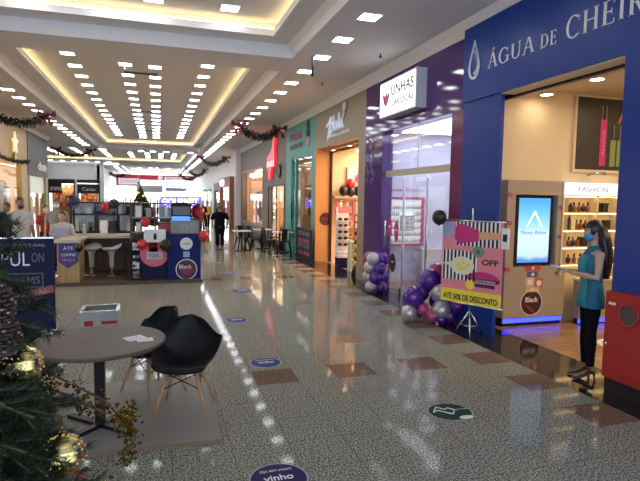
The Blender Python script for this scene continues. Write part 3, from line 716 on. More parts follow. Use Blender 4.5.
text('QUAL SERA A COR DE HOJE?', M_mag, (5.16, 11.248, 2.14), UX, V, w=.95, h=.075, d=.004, name='wall_lettering')
o = bpy.data.objects[-1] if False else [q for q in C.objects if q.name.startswith('wall_lettering')][-1]; tag(o, 'magenta slogan lettering on the white wall above the polish display', 'lettering')
for k, (y, z, m_, lab) in enumerate(((10.18, 1.36, M_mag, 'pink petal sticker high on the purple shop glass'), (9.85, 1.30, M_mag, 'second pink petal sticker nearer the glass door'), (10.0, .62, MATS['maroon_print'], 'dark oval sticker low on the purple shop glass'))):
    b = MB(); b.disc((G+.098, y, z), (.1, .22) if k < 2 else (.15, .2), .003, 24, ax='x'); b.disc((G+.094, y, z+.02), (.05, .02), .002, 12, 1, ax='x')
    solo(b, 'sticker', [m_, M_wprint], lab, 'sticker')
b = MB(); b.box((6.0, 11.0, 0), (6.9, 11.25, .75)); b.box((5.98, 10.98, .75), (6.92, 11.25, .79)); solo(b, 'cabinet', M_white, 'low white cabinet inside the purple shop beside the display', 'cabinet')

# balloons tied together
def balloon(b, c, r, m=0): 
    c = Vector(c); b.ball(c, (r, r, r*1.08), 16, 11, m); b.tube([c-Vector((0, 0, r*1.05)), c-Vector((0, 0, r*1.2))], [.008, .016], 6, m)
def cluster(name, label, loc, L, mats, cat='balloons'):
    t = thing(name, label, cat, loc)
    for (x, y, z, r, k) in L:
        b = MB(); balloon(b, (x, y, z), r); o = part(b, 'balloon', mats[k], t, {0: 'purple balloon', 1: 'silver balloon', 2: 'rose balloon'}[k])
    return t
cm = [M_balp, M_bals, M_balr]
L = []
for lv, z in enumerate((.12, .32, .52, .70)):
    for q in range(4):
        a = lv*.6+q*PI/2+.5
        k = [[1, 0, 1, 0], [1, 1, 0, 0], [0, 1, 0, 1], [2, 1, 0, 0]][lv][q]
        L.append((4.36+.15*math.cos(a), 9.98+.15*math.sin(a), z+.02, .135 if lv else .125, k))
cluster('balloon_column', 'column of purple and silver balloons at the foot of the purple pillar', (4.36, 9.98, 0), L, cm)
L = [(3.96, 7.55, .14, .13, 1), (4.06, 7.62, .38, .17, 0), (4.18, 7.5, .20, .10, 2), (4.27, 7.75, .44, .15, 0), (4.28, 7.4, .11, .11, 2), (4.36, 7.62, .66, .17, 0), (4.52, 7.7, .76, .15, 2), (4.43, 7.42, .46, .14, 1), (4.41, 7.32, .22, .15, 1), (4.55, 7.3, .12, .12, 0), (4.60, 7.55, .52, .13, 0), (4.38, 7.26, .08, .08, 0), (4.62, 7.2, .30, .12, 0), (4.24, 7.7, .16, .13, 0), (4.5, 7.62, .3, .13, 0)]
L = [(x-.12, y-.12, z, r, k) for x, y, z, r, k in L]
cluster('balloon_cluster', 'heap of purple, silver and rose balloons on the floor beside the discount banner', (4.3, 7.5, 0), L, cm)

# ---- discount banner on a tripod
t = thing('banner_stand', 'pink discount banner hanging on a silver tripod before the blue pillar', 'banner', (4.28, 6.5, 0))
A = Vector((4.07, 6.86, 0)); B_ = Vector((4.50, 6.0, 0)); u = (B_-A).normalized(); W = (B_-A).length; nrm = u.cross(V)
z0, z1 = .46, 1.665; H_ = z1-z0
def bs(x0, x1, y0, y1, d0, d1, m=0, b=None):
    """slab on the banner in fractions of its width and height"""
    b.slab(A+V*z0+nrm*d0, u, V, nrm, x0*W, x1*W, y0*H_, y1*H_, d1-d0, m); return b
b = MB(); bs(0, 1, 0, 1, 0, .004, 0, b); cl = part(b, 'banner_cloth', M_pink, t)
b = MB(); bs(.24, .95, .70, .99, .004, .006, 0, b); bs(0.02, .60, .28, .64, .004, .006, 0, b); part(b, 'stripe_field', M_wprint, cl)
b = MB()
for k in range(11): bs(.25+.064*k, .283+.064*k, .70, .99, .006, .0075, 0, b)
for k in range(9): bs(.03+.064*k, .063+.064*k, .28, .64, .006, .0075, 0, b)
part(b, 'black_stripes', M_ink, cl)
bs_ = MB(); bs(0, 1, 0, .165, .004, .007, 0, bs_); part(bs_, 'yellow_band', M_yel, cl)
def P2(x, y, d): return A+V*(z0+y*H_)+u*(x*W)+nrm*d
b = MB(); b.poly([P2(.22, .78, .008), P2(.30, .72, .008), P2(.62, .77, .008), P2(.62, .89, .008), P2(.32, .97, .008), P2(.23, .92, .008)], nrm, .003); part(b, 'tube_picture', M_mag, cl)
b = MB(); b.poly([P2(.62, .785, .008), P2(.96, .80, .008), P2(.96, .88, .008), P2(.62, .875, .008)], nrm, .003); part(b, 'brush_picture', mat('peach_print', (.75, .36, .22), .5), cl)
b = MB(); b.poly([P2(.36+.20*math.cos(q*PI/12), .46+.11*math.sin(q*PI/12), .008) for q in range(24)], nrm, .003); b.poly([P2(0, .47, .008), P2(.2, .44, .008), P2(.2, .50, .008)], nrm, .003); part(b, 'dish_picture', mat('ivory_print', (.75, .75, .55), .5), cl)
b = MB()
for x, y in ((.3, .47), (.38, .50), (.40, .43), (.33, .42), (.46, .47)): b.poly([P2(x+.035*math.cos(q*PI/5), y+.022*math.sin(q*PI/5), .011) for q in range(10)], nrm, .002)
part(b, 'flower_picture', M_yel, cl)
b = MB(); b.poly([P2(.70+.28*math.cos(q*PI/14), .30+.11*math.sin(q*PI/14), .0045) for q in range(15)], nrm, .002); part(b, 'magenta_dome', M_mag, cl)
b = MB(); bs(.58, .96, .285, .325, .008, .010, 0, b); bs(.58, .90, .225, .265, .008, .010, 0, b); part(b, 'dark_bars', MATS['purple_print'], cl)
b = MB(); b.poly([P2(.50+.075*math.cos(q*PI/8), .235+.055*math.sin(q*PI/8), .008) for q in range(16)], nrm, .002); part(b, 'yellow_seal', M_yel, cl)
b = MB(); b.poly([P2(.62+.10*math.cos(q*PI/8), .64+.065*math.sin(q*PI/8), .008) for q in range(16)], nrm, .003); part(b, 'green_seal', mat('sage_print', (.16, .30, .24), .5), cl)
b = MB(); bs(.0, .2, .80, .98, .0045, .006, 0, b); part(b, 'blue_corner', mat('pale_blue_print', (.35, .42, .65), .5), cl)
text('#', M_ink, P2(.62, .615, .011), u, V, h=.06, parent=cl, center=True)
text('OFF', M_ink, P2(.68, .49, .006), u, V, w=.25, h=.085, parent=cl, bold=.02)
text('ATÉ 50% DE DESCONTO', M_ink, P2(.05, .035, .007), u, V, w=W*.9, h=.11, parent=cl, bold=.02)
text('DICA DE BELEZA', M_wprint, P2(.60, .293, .010), u, V, w=.3, h=.025, parent=cl)
for q in (z0, z1): part(MB().tube([A+V*q-u*.03, B_+V*q+u*.03], .013, 8), 'rail', M_chrome, t)
mid = (A+B_)/2-nrm*.05-u*.02
b = MB(); b.tube([mid+V*.12, mid+V*1.85], .014, 8); part(b, 'pole', M_chrome, t)
for a in (2.2, 4.2, 6.0):
    d = Vector((math.cos(a), math.sin(a), 0)); b = MB(); b.tube([mid+V*.36, mid+d*.21+V*.014], .012, 8); b.tube([mid+V*.12, mid+d*.13+V*.14], .007, 6); part(b, 'leg', M_chrome, t)
b = MB(); balloon(b, A+V*1.70-u*.02+nrm*.08, .105); solo(b, 'balloon', M_balk, 'black balloon tied to the top left corner of the discount banner', 'balloon')
s = thing('dispenser', 'small white dispenser with a dark window hanging at the right edge of the banner', 'dispenser', (4.5, 6.1, 1.24))
b = MB(); c0 = P2(1.05, .72, .03)
for h_, m_, r_, nm in (((-.02, .26), M_wprint, .05, 'body'), ((.08, .18), M_ink, .03, 'dark_window')):
    b = MB(); b.slab(c0+nrm*(0 if nm == 'body' else .03), u, V, nrm, -r_, r_, h_[0], h_[1], .03 if nm == 'body' else .004); part(b, nm, m_, s)

# ---- tan and orange shop
t = thing('shopfront', 'tan shopfront with script lettering above an orange lit doorway', 'shopfront', (G, 13.4, 0))
b = MB(); b.box((G, 11.43, 3.45), (G+.25, 15.5, 4.52)); part(b, 'fascia', M_tan, t)
b = MB(); b.box((G, 11.43, 0), (G+.25, 11.86, 3.45)); part(b, 'pillar', M_tan, t)
b = MB(); b.box((G, 15.38, 0), (5.15, 15.5, 3.45)); part(b, 'jamb', M_orange, t)
b = MB(); b.box((G+.25, 11.86, 3.40), (5.15, 15.38, 3.45)); part(b, 'soffit', M_orange, t)
b = MB(); b.box((5.10, 15.30, 0), (5.16, 15.38, 3.4)); b.box((5.10, 11.86, 3.34), (5.16, 15.38, 3.4)); part(b, 'door_frame', M_blackm, t)
b = MB()   # script strokes
def scr(pts, r): b.tube([(G-.012, y, z) for y, z in pts], r, 6)
scr([(14.25, 3.62), (14.05, 3.98), (13.95, 4.22), (14.08, 4.1), (14.0, 3.7)], .03); scr([(14.35, 4.0), (14.1, 4.12), (13.85, 4.05), (13.8, 3.85), (13.95, 3.8)], .03)
for k in range(4): scr([(13.8-.22*k, 3.84), (13.72-.22*k, 4.05-(.0 if k % 2 else -.18)), (13.66-.22*k, 3.9), (13.6-.22*k, 3.82)], .03)
part(b, 'script_lettering', mat('lit_script', (.75, .8, .9), .4, emit=(.6, .7, .9), es=.35), t)
b = MB(); b.ball((G-.03, 12.85, 4.32), (.03, .13, .13), 12, 8); b.tube([(G-.02, 12.9, 4.2), (G-.02, 12.98, 4.05)], .03, 8); part(b, 'flower_emblem', M_wprint, t)
text('cosméticos perfumaria', M_wprint, (G, 14.25, 3.62), U, V, w=1.75, h=.13, d=.015, parent=t, bold=.03)
shop_shell(11.5, 15.6, 8.2, 3.45, mat('peach_wall', (.78, .55, .36), .6), M_pale, mat('warm_ceiling', (.75, .6, .45), .7), x0=5.15)
b = MB(); b.box((5.9, 12.0, 3.40), (7.9, 15.2, 3.445)); solo(b, 'shop_fill_panel', mat('amber_fill_panel', (.9, .8, .7), .5, emit=(1, .74, .48), es=12), 'wide amber fill panel added to the ceiling inside the tan shop', 'ceiling light')  # emitter added to fill the doorway and interior with amber light
shop_lamps([(5.0, 14.8), (5.0, 13.4), (5.0, 12.4)], 3.40, 'small warm downlight under the tan shop entrance head, %s from the teal side', .06, mat('amber_downlight', (.9, .8, .7), .5, emit=(1, .66, .3), es=30), 'downlights of the tan entrance')
tt = thing('sticker', 'round dark sticker on the orange jamb of the tan shop', 'sticker', (5.0, 15.37, 1.32))
b = MB(); b.disc((4.98, 15.379, 1.32), .2, .004, 28, ax='y'); part(b, 'face', MATS['maroon_print'], tt)
text('Black', M_red, (4.98, 15.374, 1.3), UX, V, w=.26, h=.09, d=.004, parent=tt, center=True)
# racks in the doorway
t = thing('product_rack', 'white product rack with dark cases just inside the tan doorway', 'rack', (5.02, 13.85, 0))
b = MB(); b.box((4.84, 13.75, .40), (5.22, 14.0, .46)); b.box((4.84, 13.98, .46), (5.22, 14.0, 1.72)); b.box((4.88, 13.8, .36), (5.18, 13.98, .40)); part(b, 'stand', M_wprint, t)
b = MB(); b.box((4.83, 13.75, 1.56), (5.23, 13.77, 1.74)); part(b, 'header', M_pink, t)
for z in (.62, .80, .98, 1.16, 1.34): part(MB().box((4.84, 13.82, z-.015), (5.22, 13.98, z)), 'shelf', M_wprint, t)
for r, z in enumerate((.62, .80, .98, 1.16, 1.34)):
    for k in range(2):
        o = MB(); o.ball((4.93+.17*k, 13.86, z+.045), (.07, .05, .045), 10, 6); solo(o, 'glasses_case', M_ink, 'dark case on the white rack in the tan doorway, %s shelf up, %s' % (nth(r), ('left', 'right')[k]), 'glasses case')
b = MB(); b.box((4.84, 13.72, .006), (5.2, 14.0, .30)); b.box((4.82, 13.70, .30), (5.22, 14.02, .36), 1); solo(b, 'display_box', [M_violetv, M_wprint], 'violet display box with a white top carrying the product rack', 'box')
t = thing('poster_rack', 'pink and white upright card rack beside the white product rack in the tan doorway', 'rack', (5.35, 13.5, 0))
b = MB(); b.box((5.22, 13.5, .5), (5.52, 13.53, 1.55)); b.box((5.33, 13.53, 0), (5.41, 13.6, 1.4)); part(b, 'board', M_balr, t)
b = MB()
for q in range(5): b.box((5.25, 13.485, .55+.2*q), (5.49, 13.5, .68+.2*q))
part(b, 'white_cards', M_wprint, t)
t = thing('shelf_cabinet', 'narrow pale shelf cabinet in the tan doorway beside the yellow taped brooms', 'cabinet', (5.1, 13.1, 0))
b = MB(); b.frame((4.92, 13.2, .008), UX, V, (0, -1, 0), .34, .82, .03, .22); b.box((4.95, 13.19, .03), (5.23, 13.2, .8)); part(b, 'carcass', mat('pale_green_paint', (.6, .66, .55), .5), t)
for z in (.3, .56): b = MB(); b.box((4.95, 12.98, z), (5.23, 13.19, z+.025)); part(b, 'shelf', MATS['pale_green_paint'], t)
for k, (x, y) in enumerate(((4.86, 12.45), (4.98, 12.25))):
    t = thing('broom', 'broom wrapped in yellow and black tape standing in the tan doorway, %s one' % ('left', 'right')[k], 'broom', (x, y, .004))
    b = MB()
    for q in range(8): b.tube([(x+.02*math.sin(q*2), y, .25+.11*q), (x+.02*math.sin(q*2+2), y, .36+.11*q)], .036, 8, q % 2)
    part(b, 'handle', [M_yel, M_ink], t)
    b = MB(); b.rings([(x, y, .004, .11, .05), (x, y, .12, .09, .045), (x, y, .26, .04, .03)], 12); part(b, 'bristles', M_ink, t)
t = thing('wall_shelf', 'pale shelf with hanging goods on the back wall of the tan shop', 'shelf', (6.9, 15.3, 2.0))
b = MB(); b.box((5.2, 15.2, 1.98), (8.1, 15.48, 2.03)); part(b, 'board', M_pale, t)
b = MB(); b.tube([(5.2, 15.2, 1.90), (8.1, 15.2, 1.90)], .015, 8); part(b, 'rail', M_chrome, t)
random.seed(3)
gm = [mat('goods%d' % k, c_, .5) for k, c_ in enumerate(((.5, .08, .1), (.75, .6, .5), (.3, .12, .08), (.7, .3, .35), (.12, .1, .1)))]
for k in range(12):
    b = MB(); x = 5.24+.11*k; b.box((x, 15.12, 1.45), (x+.08, 15.18, 1.86)); b.tube([(x+.04, 15.15, 1.86), (x+.04, 15.15, 1.93)], .008, 6); solo(b, 'blister_pack', gm[k % 5], 'small pack hanging from the rail in the tan shop, %s from left' % nth(k), 'package')
for r, z in enumerate((.5, .8, 1.1)):
    b = MB(); b.box((5.5, 15.22, z-.02), (8.1, 15.48, z)); solo(b, 'wall_shelf', M_pale, 'lower pale shelf in the tan shop, %s from the floor' % nth(r), 'shelf')
    for k in range(7):
        b = MB(); x = 5.6+.2*k; b.rings([(x, 15.32, z, .05, .05), (x, 15.32, z+.14, .05, .05), (x, 15.32, z+.17, .02, .02), (x, 15.32, z+.2, .02, .02)], 10); solo(b, 'cosmetic_jar', gm[(k+r) % 5], 'jar on the %s low shelf in the tan shop, %s from left' % (nth(r), nth(k)), 'jar')
b = MB(); b.box((5.68, 15.42, 2.35), (6.28, 15.49, 2.95)); b.disc((6.1, 15.42, 2.6), .15, .01, 20, 1, 'y'); b.box((5.73, 15.41, 2.4), (5.88, 15.42, 2.9), 2)
solo(b, 'picture', [M_gprint, M_mag, M_wprint], 'grey and pink picture on the tan shop wall above the shelf', 'picture')
for k, (x, m_, z, c_) in enumerate(((5.5, M_balk, 2.18, 'black balloon at the left end of the tan shop shelf'), (5.74, M_balk, 2.16, 'black balloon in the middle of the tan shop shelf'), (5.98, M_balk, 2.18, 'black balloon at the right end of the tan shop shelf'), (5.72, M_balred, 2.40, 'red balloon above the black balloons in the tan shop'))):
    b = MB(); balloon(b, (x, 15.2, z+.03), .15); solo(b, 'balloon', m_, c_, 'balloon')

# ---- teal shop
t = thing('shopfront', 'teal shopfront with a pink script sign and a tall glass window', 'shopfront', (G, 17.4, 0))
b = MB(); b.box((G, 15.51, 3.45), (G+.25, 19.25, 4.52)); part(b, 'fascia', M_teal, t)
parts('pillar', M_teal, t, ((G, 15.51, 0), (G+.25, 15.85, 3.45)), ((G, 18.5, 0), (G+.25, 19.25, 3.45)))
b = MB(); b.box((G+.02, 15.85, 3.33), (G+.12, 18.5, 3.45)); b.box((G+.02, 15.85, 0), (G+.12, 18.5, .5)); b.box((G+.02, 17.9, .5), (G+.12, 18.0, 3.33)); b.box((G+.02, 15.85, .5), (G+.1, 15.93, 3.33)); part(b, 'window_frame', M_teal, t)
b = MB(); b.box((G+.06, 15.93, .5), (G+.07, 17.9, 3.33)); b.box((G+.06, 18.0, .5), (G+.07, 18.5, 3.33)); part(b, 'window_pane', M_glass, t)
b = MB(); b.tube([(G-.03, 18.25, 1.2), (G-.03, 18.25, 1.8)], .02, 8); part(b, 'door_handle', M_blackm, t)
text('ricota', M_mag, (G, 18.75, 3.98), U, V, w=1.7, h=.34, d=.015, parent=t, shear=.2)
b = MB(); b.box((G-.012, 16.95, 3.68), (G, 18.7, 3.85)); part(b, 'dark_bar', M_ink, t)
b = MB(); b.ball((G-.02, 16.28, 4.28), (.02, .16, .2), 12, 8); b.ball((G-.02, 16.3, 4.05), (.02, .22, .12), 12, 8); b.disc((G-.005, 16.25, 3.80), (.2, .16), .02, 20, 1, 'x'); part(b, 'figure_emblem', [M_ink, M_pink], t)
shop_shell(15.62, 19.2, 8.6, 3.5, mat('brown_wall', (.42, .27, .15), .6), M_darkwood, M_white, x0=4.9)
b = MB(); b.box((5.4, 16.2, 3.45), (8.2, 18.7, 3.49)); solo(b, 'shop_fill_panel', mat('teal_shop_panel', (.9, .8, .7), .5, emit=(1, .70, .42), es=4), 'wide warm fill panel added to the ceiling inside the teal shop', 'ceiling light')  # added glow panel lighting the room behind the teal window
t = thing('framed_picture', 'black picture frame on the brown wall behind the teal window', 'picture', (6.0, 19.1, 1.8))
b = MB(); b.frame((5.5, 19.09, 1.35), UX, V, (0, -1, 0), .75, .85, .05, .03); part(b, 'frame', M_ink, t)
b = MB(); b.box((5.55, 19.085, 1.4), (6.2, 19.095, 2.15)); part(b, 'print', M_tan, t)
t = thing('pendant_lamp', 'dark pendant lamp with a glowing bulb behind the teal window', 'lamp', (5.4, 18.2, 2.3))
b = MB(); b.tube([(5.4, 18.2, 3.49), (5.4, 18.2, 2.65)], .01, 6); part(b, 'cord', M_ink, t)
b = MB(); b.lathe([(.03, .4), (.05, .3), (.14, .14), (.13, .14), (.03, .28)], (5.4, 18.2, 2.3), 16); part(b, 'shade', M_ink, t)
b = MB(); b.ball((5.4, 18.2, 2.4), .06, 10, 8); part(b, 'bulb', M_lampshop, t)
for k in range(3):
    b = MB(); x = 5.4+.72*k; b.rings([(x, 17.6, .0, .2, .2), (x, 17.6, .03, .2, .2), (x, 17.6, .04, .03, .03), (x, 17.6, .72, .03, .03), (x, 17.6, .73, .32, .32), (x, 17.6, .76, .32, .32)], 18); solo(b, 'round_table', M_black, 'dark round table behind the teal window, %s from the glass' % nth(k), 'table')

# ---- grey shop
t = thing('shopfront', 'long grey shopfront with a red lit sign, a wide window and a door', 'shopfront', (G, 25, 0))
b = MB(); b.box((G, 19.26, 3.42), (G+.25, 30.5, 4.56)); b.box((G, 19.26, 2.5), (G+.25, 23.8, 3.42)); part(b, 'fascia', M_grey, t)
parts('wall_panel', M_grey, t, ((G, 19.26, 0), (G+.25, 19.5, 2.5)), ((G, 22.6, 0), (G+.25, 23.8, 2.5)), ((G, 29.7, 0), (G+.25, 30.5, 3.42)), ((G, 23.8, 0), (G+.25, 29.7, .58)))
b = MB(); b.box((G-.02, 19.3, 0), (G, 30.5, .25)); part(b, 'plinth', M_ink, t)
b = MB(); b.frame((G+.0, 29.7, .58), U, V, (-1, 0, 0), 5.9, 2.84, .12, .02); part(b, 'window_frame', mat('copper_wood', (.42, .16, .08), .4), t)
b = MB(); b.box((G+.08, 23.9, .68), (G+.09, 29.6, 3.3)); part(b, 'window_pane', M_glass, t)
d = MB(); d.box((G+.08, 19.55, .05), (G+.09, 21.05, 2.45)); d.box((G+.08, 21.1, .05), (G+.09, 22.55, 2.45)); d = part(d, 'glass_door', M_glass, t)
b = MB(); b.frame((G+.02, 22.6, 0), U, V, (-1, 0, 0), 3.1, 2.5, .07, .04); b.box((G+.02, 21.02, 0), (G+.06, 21.12, 2.5)); part(b, 'door_frame', M_blackm, d)
M_redlit = mat('red_tinsel', (.8, .02, .04), .3, emit=(1, .03, .07), es=.75, vary=.5, scale=30)
s = thing('sign', 'red glowing glove shaped sign on the grey shopfront', 'sign', (G-.1, 21.5, 3.0))
b = MB(); P = [(22.3, 3.2), (22.34, 3.72), (22.2, 3.66), (22.1, 3.80), (21.9, 3.72), (21.75, 3.82), (21.5, 3.86), (21.3, 4.0), (21.15, 4.38), (20.95, 4.62), (20.8, 4.42), (20.98, 4.0), (20.86, 3.5), (20.95, 3.22), (21.4, 3.24), (21.6, 3.0), (21.8, 2.72), (22.0, 2.76), (22.02, 3.1)]
b.poly([(G-.12, y, z) for y, z in P], (1, 0, 0), .1); part(b, 'red_shape', M_redlit, s)
b = MB(); 
for q in range(5): b.tube([(G-.13, 22.3-.3*q, 3.25), (G-.13, 22.2-.3*q, 3.5), (G-.13, 22.1-.3*q, 3.25)], .007, 6)
part(b, 'script', mat('white_glow', (.9, .9, .9), .5, emit=(1, .8, .8), es=1.2), s)
b = MB(); b.disc((G-.03, 20.35, 3.02), .26, .03, 20, ax='x'); solo(b, 'emblem', M_ink, 'small dark round emblem right of the red sign', 'emblem')
shop_shell(19.3, 30.4, 8.8, 3.5, mat('warm_shop_wall', (.7, .5, .34), .6), M_woodfloor, mat('warm_shop_ceiling', (.6, .45, .32), .7), x0=4.9)
b = MB(); b.box((5.4, 20, 3.44), (8.4, 29.8, 3.49)); solo(b, 'shop_fill_panel', mat('grey_shop_panel', (.9, .8, .7), .5, emit=(1, .66, .38), es=7), 'long warm fill panel added to the ceiling inside the grey shop', 'ceiling light')  # glow panel added to light the interior behind window and door
random.seed(9)
t = thing('light_chain', 'chain of tiny warm lights hanging in the grey shop window', 'string lights', (5.0, 26.7, 3.2))
b = MB(); pts = [(5.05, 29.5-.2*q, 3.15+.12*math.sin(q*1.1)) for q in range(28)]; b.tube(pts, .008, 5); part(b, 'cable', M_ink, t)
b = MB()
for p_ in pts: b.ball(p_, .035, 6, 4)
for q in range(26): b.ball((5.1+random.random()*.3, 24.1+random.random()*2.0, .9+random.random()*1.6), .035, 6, 4)
part(b, 'bulbs', mat('tiny_bulb', (.9, .8, .6), .5, emit=(1, .8, .5), es=14), t)
t = thing('curtain', 'pale curtain with dark bars behind the grey shop window', 'curtain', (5.4, 27.6, .6))
b = MB()
for k in range(20): b.tube([(5.4+.03*math.sin(k*2), 29.2-.22*k, .1), (5.4, 29.2-.22*k, 1.5+.1*(k % 3))], .07, 6)
part(b, 'drape', M_tan, t)
b = MB(); b.box((5.36, 25.2, 1.5), (5.5, 29.3, 2.3)); part(b, 'valance', mat('pale_curtain', (.7, .65, .62), .7), t)
for k in range(6):
    t = thing('display_shelf', 'tall shelf rack deep inside the grey shop, %s from the camera end' % nth(k), 'shelf', (8.4, 20.5+1.6*k, 0))
    parts('upright', M_darkwood, t, ((8.3, 19.8+1.6*k, 0), (8.75, 19.85+1.6*k, 2.2)), ((8.3, 21.2+1.6*k, 0), (8.75, 21.25+1.6*k, 2.2)))
    b = MB()
    for z in (.4, .9, 1.4, 1.9): b.box((8.3, 19.85+1.6*k, z), (8.75, 21.2+1.6*k, z+.03))
    part(b, 'shelf', M_darkwood, t)
for k in range(4):
    x, y = 5.3, 19.9+.65*k
    t = thing('mannequin', 'pale draped mannequin behind the grey shop door, %s from the camera end' % nth(k), 'mannequin', (x, y, 0))
    b = MB(); b.rings([(x, y, 0, .16, .16), (x, y, .03, .16, .16), (x, y, .04, .02, .02), (x, y, .6, .02, .02)], 12); part(b, 'stand', M_chrome, t)
    b = MB(); b.rings([(x, y, .5, .2, .2), (x, y, .9, .14, .16), (x, y, 1.15, .12, .14), (x, y, 1.4, .13, .19), (x, y, 1.5, .06, .07), (x, y, 1.56, .05, .05)], 14); part(b, 'torso', [M_tan, M_red, M_wprint, M_pink][k], t)

# ---- beyond the white pilaster: brown kiosk shop and far fronts
def front(name, label, y0, y1, m, z1=3.1, x=XR, sgn=1, pane=None, lit=1.5, lc=(1, .8, .6)):
    t = thing('shopfront', label, 'shopfront', (x, (y0+y1)/2, 0))
    b = MB(); b.box((x, y0, z1-.6), (x+sgn*.2, y1, z1)); part(b, 'fascia', m, t)
    parts('pillar', m, t, ((x, y0, 0), (x+sgn*.2, y0+.4, z1-.6)), ((x, y1-.4, 0), (x+sgn*.2, y1, z1-.6)))
    b = MB(); b.box((x+sgn*.1, y0+.4, 0), (x+sgn*.11, y1-.4, z1-.6)); part(b, 'window_pane', M_glass, t)
    b = MB(); b.box((x+sgn*1.8, y0, 0), (x+sgn*1.9, y1, z1)); b.box((x+sgn*.2, y0, 0), (x+sgn*1.8, y0+.05, z1)); b.box((x+sgn*.2, y1-.05, 0), (x+sgn*1.8, y1, z1)); part(b, 'interior_wall', M_tan, t)
    b = MB(); b.box((x+sgn*.4, y0+.5, z1-.1), (x+sgn*1.6, y1-.5, z1-.05)); part(b, 'shop_fill_panel', mat('fl%g%g' % (lit, lc[2]), (.9, .9, .9), .5, emit=lc, es=lit), t)  # emissive panel added to light the small interior
    return t
M_brick = mat('rust_panel', (.30, .09, .04), .5)
t = front('shopfront', 'rust brown shopfront with a round lit sign just beyond the white pilaster', 31.3, 36.5, M_brick, 3.2, x=4.1, lit=4, lc=(1, .7, .45))
part(MB().box((4.1, 31.26, 0), (4.66, 31.3, 3.2)), 'side_panel', M_brick, t)
part(MB().box((4.3, 36.4, 0), (4.66, 36.5, 3.2)), 'side_panel', M_brick, t)
text('Gi', mat('lit_letters', (.9, .9, .95), .5, emit=(.8, .85, 1), es=2), (4.1, 36.2, 2.68), U, V, w=2.2, h=.42, d=.04, parent=t, bold=.04)
t = front('shopfront', 'pale shopfront with a grey window farther along the right wall', 36.8, 41, M_white, 3.1, lit=3, lc=(.9, .95, 1.0))
t = front('shopfront', 'dark grey shopfront near the far right end', 41.3, 45.9, M_grey, 3.1, lit=3, lc=(.8, .9, 1.0))
for k in range(5):
    b = MB(); b.box((XR-.03, 48+4.2*k, 0), (XR-.002, 50.6+4.2*k, 2.7)); solo(b, 'shop_window', MATS['smoked_pane'], 'dark shop window on the far right wall, %s beyond the grey fronts' % nth(k), 'window')

# ================================================================ left side
t = thing('shopfront', 'yellow lit shopfront at the left edge with a star ornament and garland', 'shopfront', (XL, 18, 0))
M_yw = mat('yellow_wood', (.46, .27, .05), .4, vary=.15, scale=3)
b = MB(); b.box((XL-.2, 8, 3.2), (XL, 24.2, 4.6)); part(b, 'fascia', M_yw, t)
parts('pillar', M_yw, t, ((XL-.2, 23.2, 0), (XL, 24.2, 3.2)), ((XL-.2, 16.5, 0), (XL, 17.0, 3.2)))
b = MB(); b.box((XL-.1, 8, 0), (XL-.09, 23.2, 3.2)); part(b, 'window_pane', M_glass, t)
b = MB(); b.box((-9.5, 8, 0), (-9.4, 24.2, 4.6)); b.box((-9.4, 24.1, 0), (XL-.2, 24.2, 4.6)); struct(b, 'wall_left', MATS['warm_shop_wall'])
b = MB(); b.box((-9.4, 8, 3.5), (XL-.2, 24.2, 3.55)); struct(b, 'ceiling', MATS['warm_shop_ceiling'])
b = MB(); b.box((-9, 10, 3.44), (-5.8, 23.6, 3.49)); solo(b, 'shop_fill_panel', mat('yellow_shop_panel', (.9, .8, .7), .5, emit=(1, .84, .60), es=6), 'long fill panel added to the ceiling inside the yellow shop', 'ceiling light')  # emitter added to light the goods behind the yellow front
random.seed(4)
for k in range(7):
    y = 18.2+.7*k
    t = thing('display_rack', 'white rack of small goods behind the yellow shop glass, %s from the camera end' % nth(k), 'rack', (-5.7, y, 0))
    parts('upright', M_wprint, t, ((-5.9, y, 0), (-5.55, y+.03, 2.4)), ((-5.9, y+.5, 0), (-5.55, y+.53, 2.4)))
    b = MB()
    for q in range(7): b.box((-5.9, y, .3+.33*q), (-5.55, y+.53, .33+.33*q))
    part(b, 'shelf', M_wprint, t)
    b = MB()
    for q in range(7):
        for r in range(4): b.box((-5.8, y+.05+.12*r, .33+.33*q), (-5.62, y+.12+.12*r, .45+.33*q+.08*random.random()), random.randrange(3))
    o = part(b, 'goods', [M_wprint, M_tan, M_red], t); o['kind'] = 'stuff'
t = thing('star_ornament', 'golden star ornament on the yellow shop fascia', 'ornament', (XL+.05, 22.1, 3.8))
b = MB(); P = []
for i in range(10):
    a = PI/2+i*PI/5; r_ = .42 if i % 2 == 0 else .18; P.append((XL+.02, 22.1+r_*math.cos(a), 3.85+r_*math.sin(a)))
b.poly(P, (1, 0, 0), .06); part(b, 'star', mat('star_gold', (.85, .72, .35), .3, emit=(1, .8, .4), es=.6), t)
b = MB(); b.poly([(XL+.03, 22.0, 3.5), (XL+.03, 22.2, 3.5), (XL+.03, 22.5, 3.1), (XL+.03, 22.2, 3.2), (XL+.03, 21.9, 3.1)], (1, 0, 0), .03); part(b, 'tail', M_goldleaf, t)
t = thing('shopfront', 'dark grey shopfront with white letters next to the yellow shop', 'shopfront', (XL, 26.3, 0))
M_dg = mat('slate_panel', (.04, .042, .04), .5)
b = MB(); b.box((XL-.2, 24.21, 2.75), (XL+.02, 28.28, 4.6)); part(b, 'fascia', M_dg, t)
parts('pillar', mat('olive_panel', (.30, .27, .12), .5), t, ((XL-.2, 24.21, 0), (XL+.02, 24.5, 2.75)), ((XL-.2, 27.7, 0), (XL+.02, 28.28, 2.75)))
b = MB(); b.box((XL-.1, 24.5, 2.0), (XL-.06, 27.7, 2.75)); part(b, 'frosted_band', mat('frosted_glass', (.55, .6, .5), .4, emit=(.6, .65, .5), es=.25), t)
b = MB(); b.box((XL-.09, 24.5, 0), (XL-.08, 27.7, 2.0)); part(b, 'window_pane', M_glass, t)
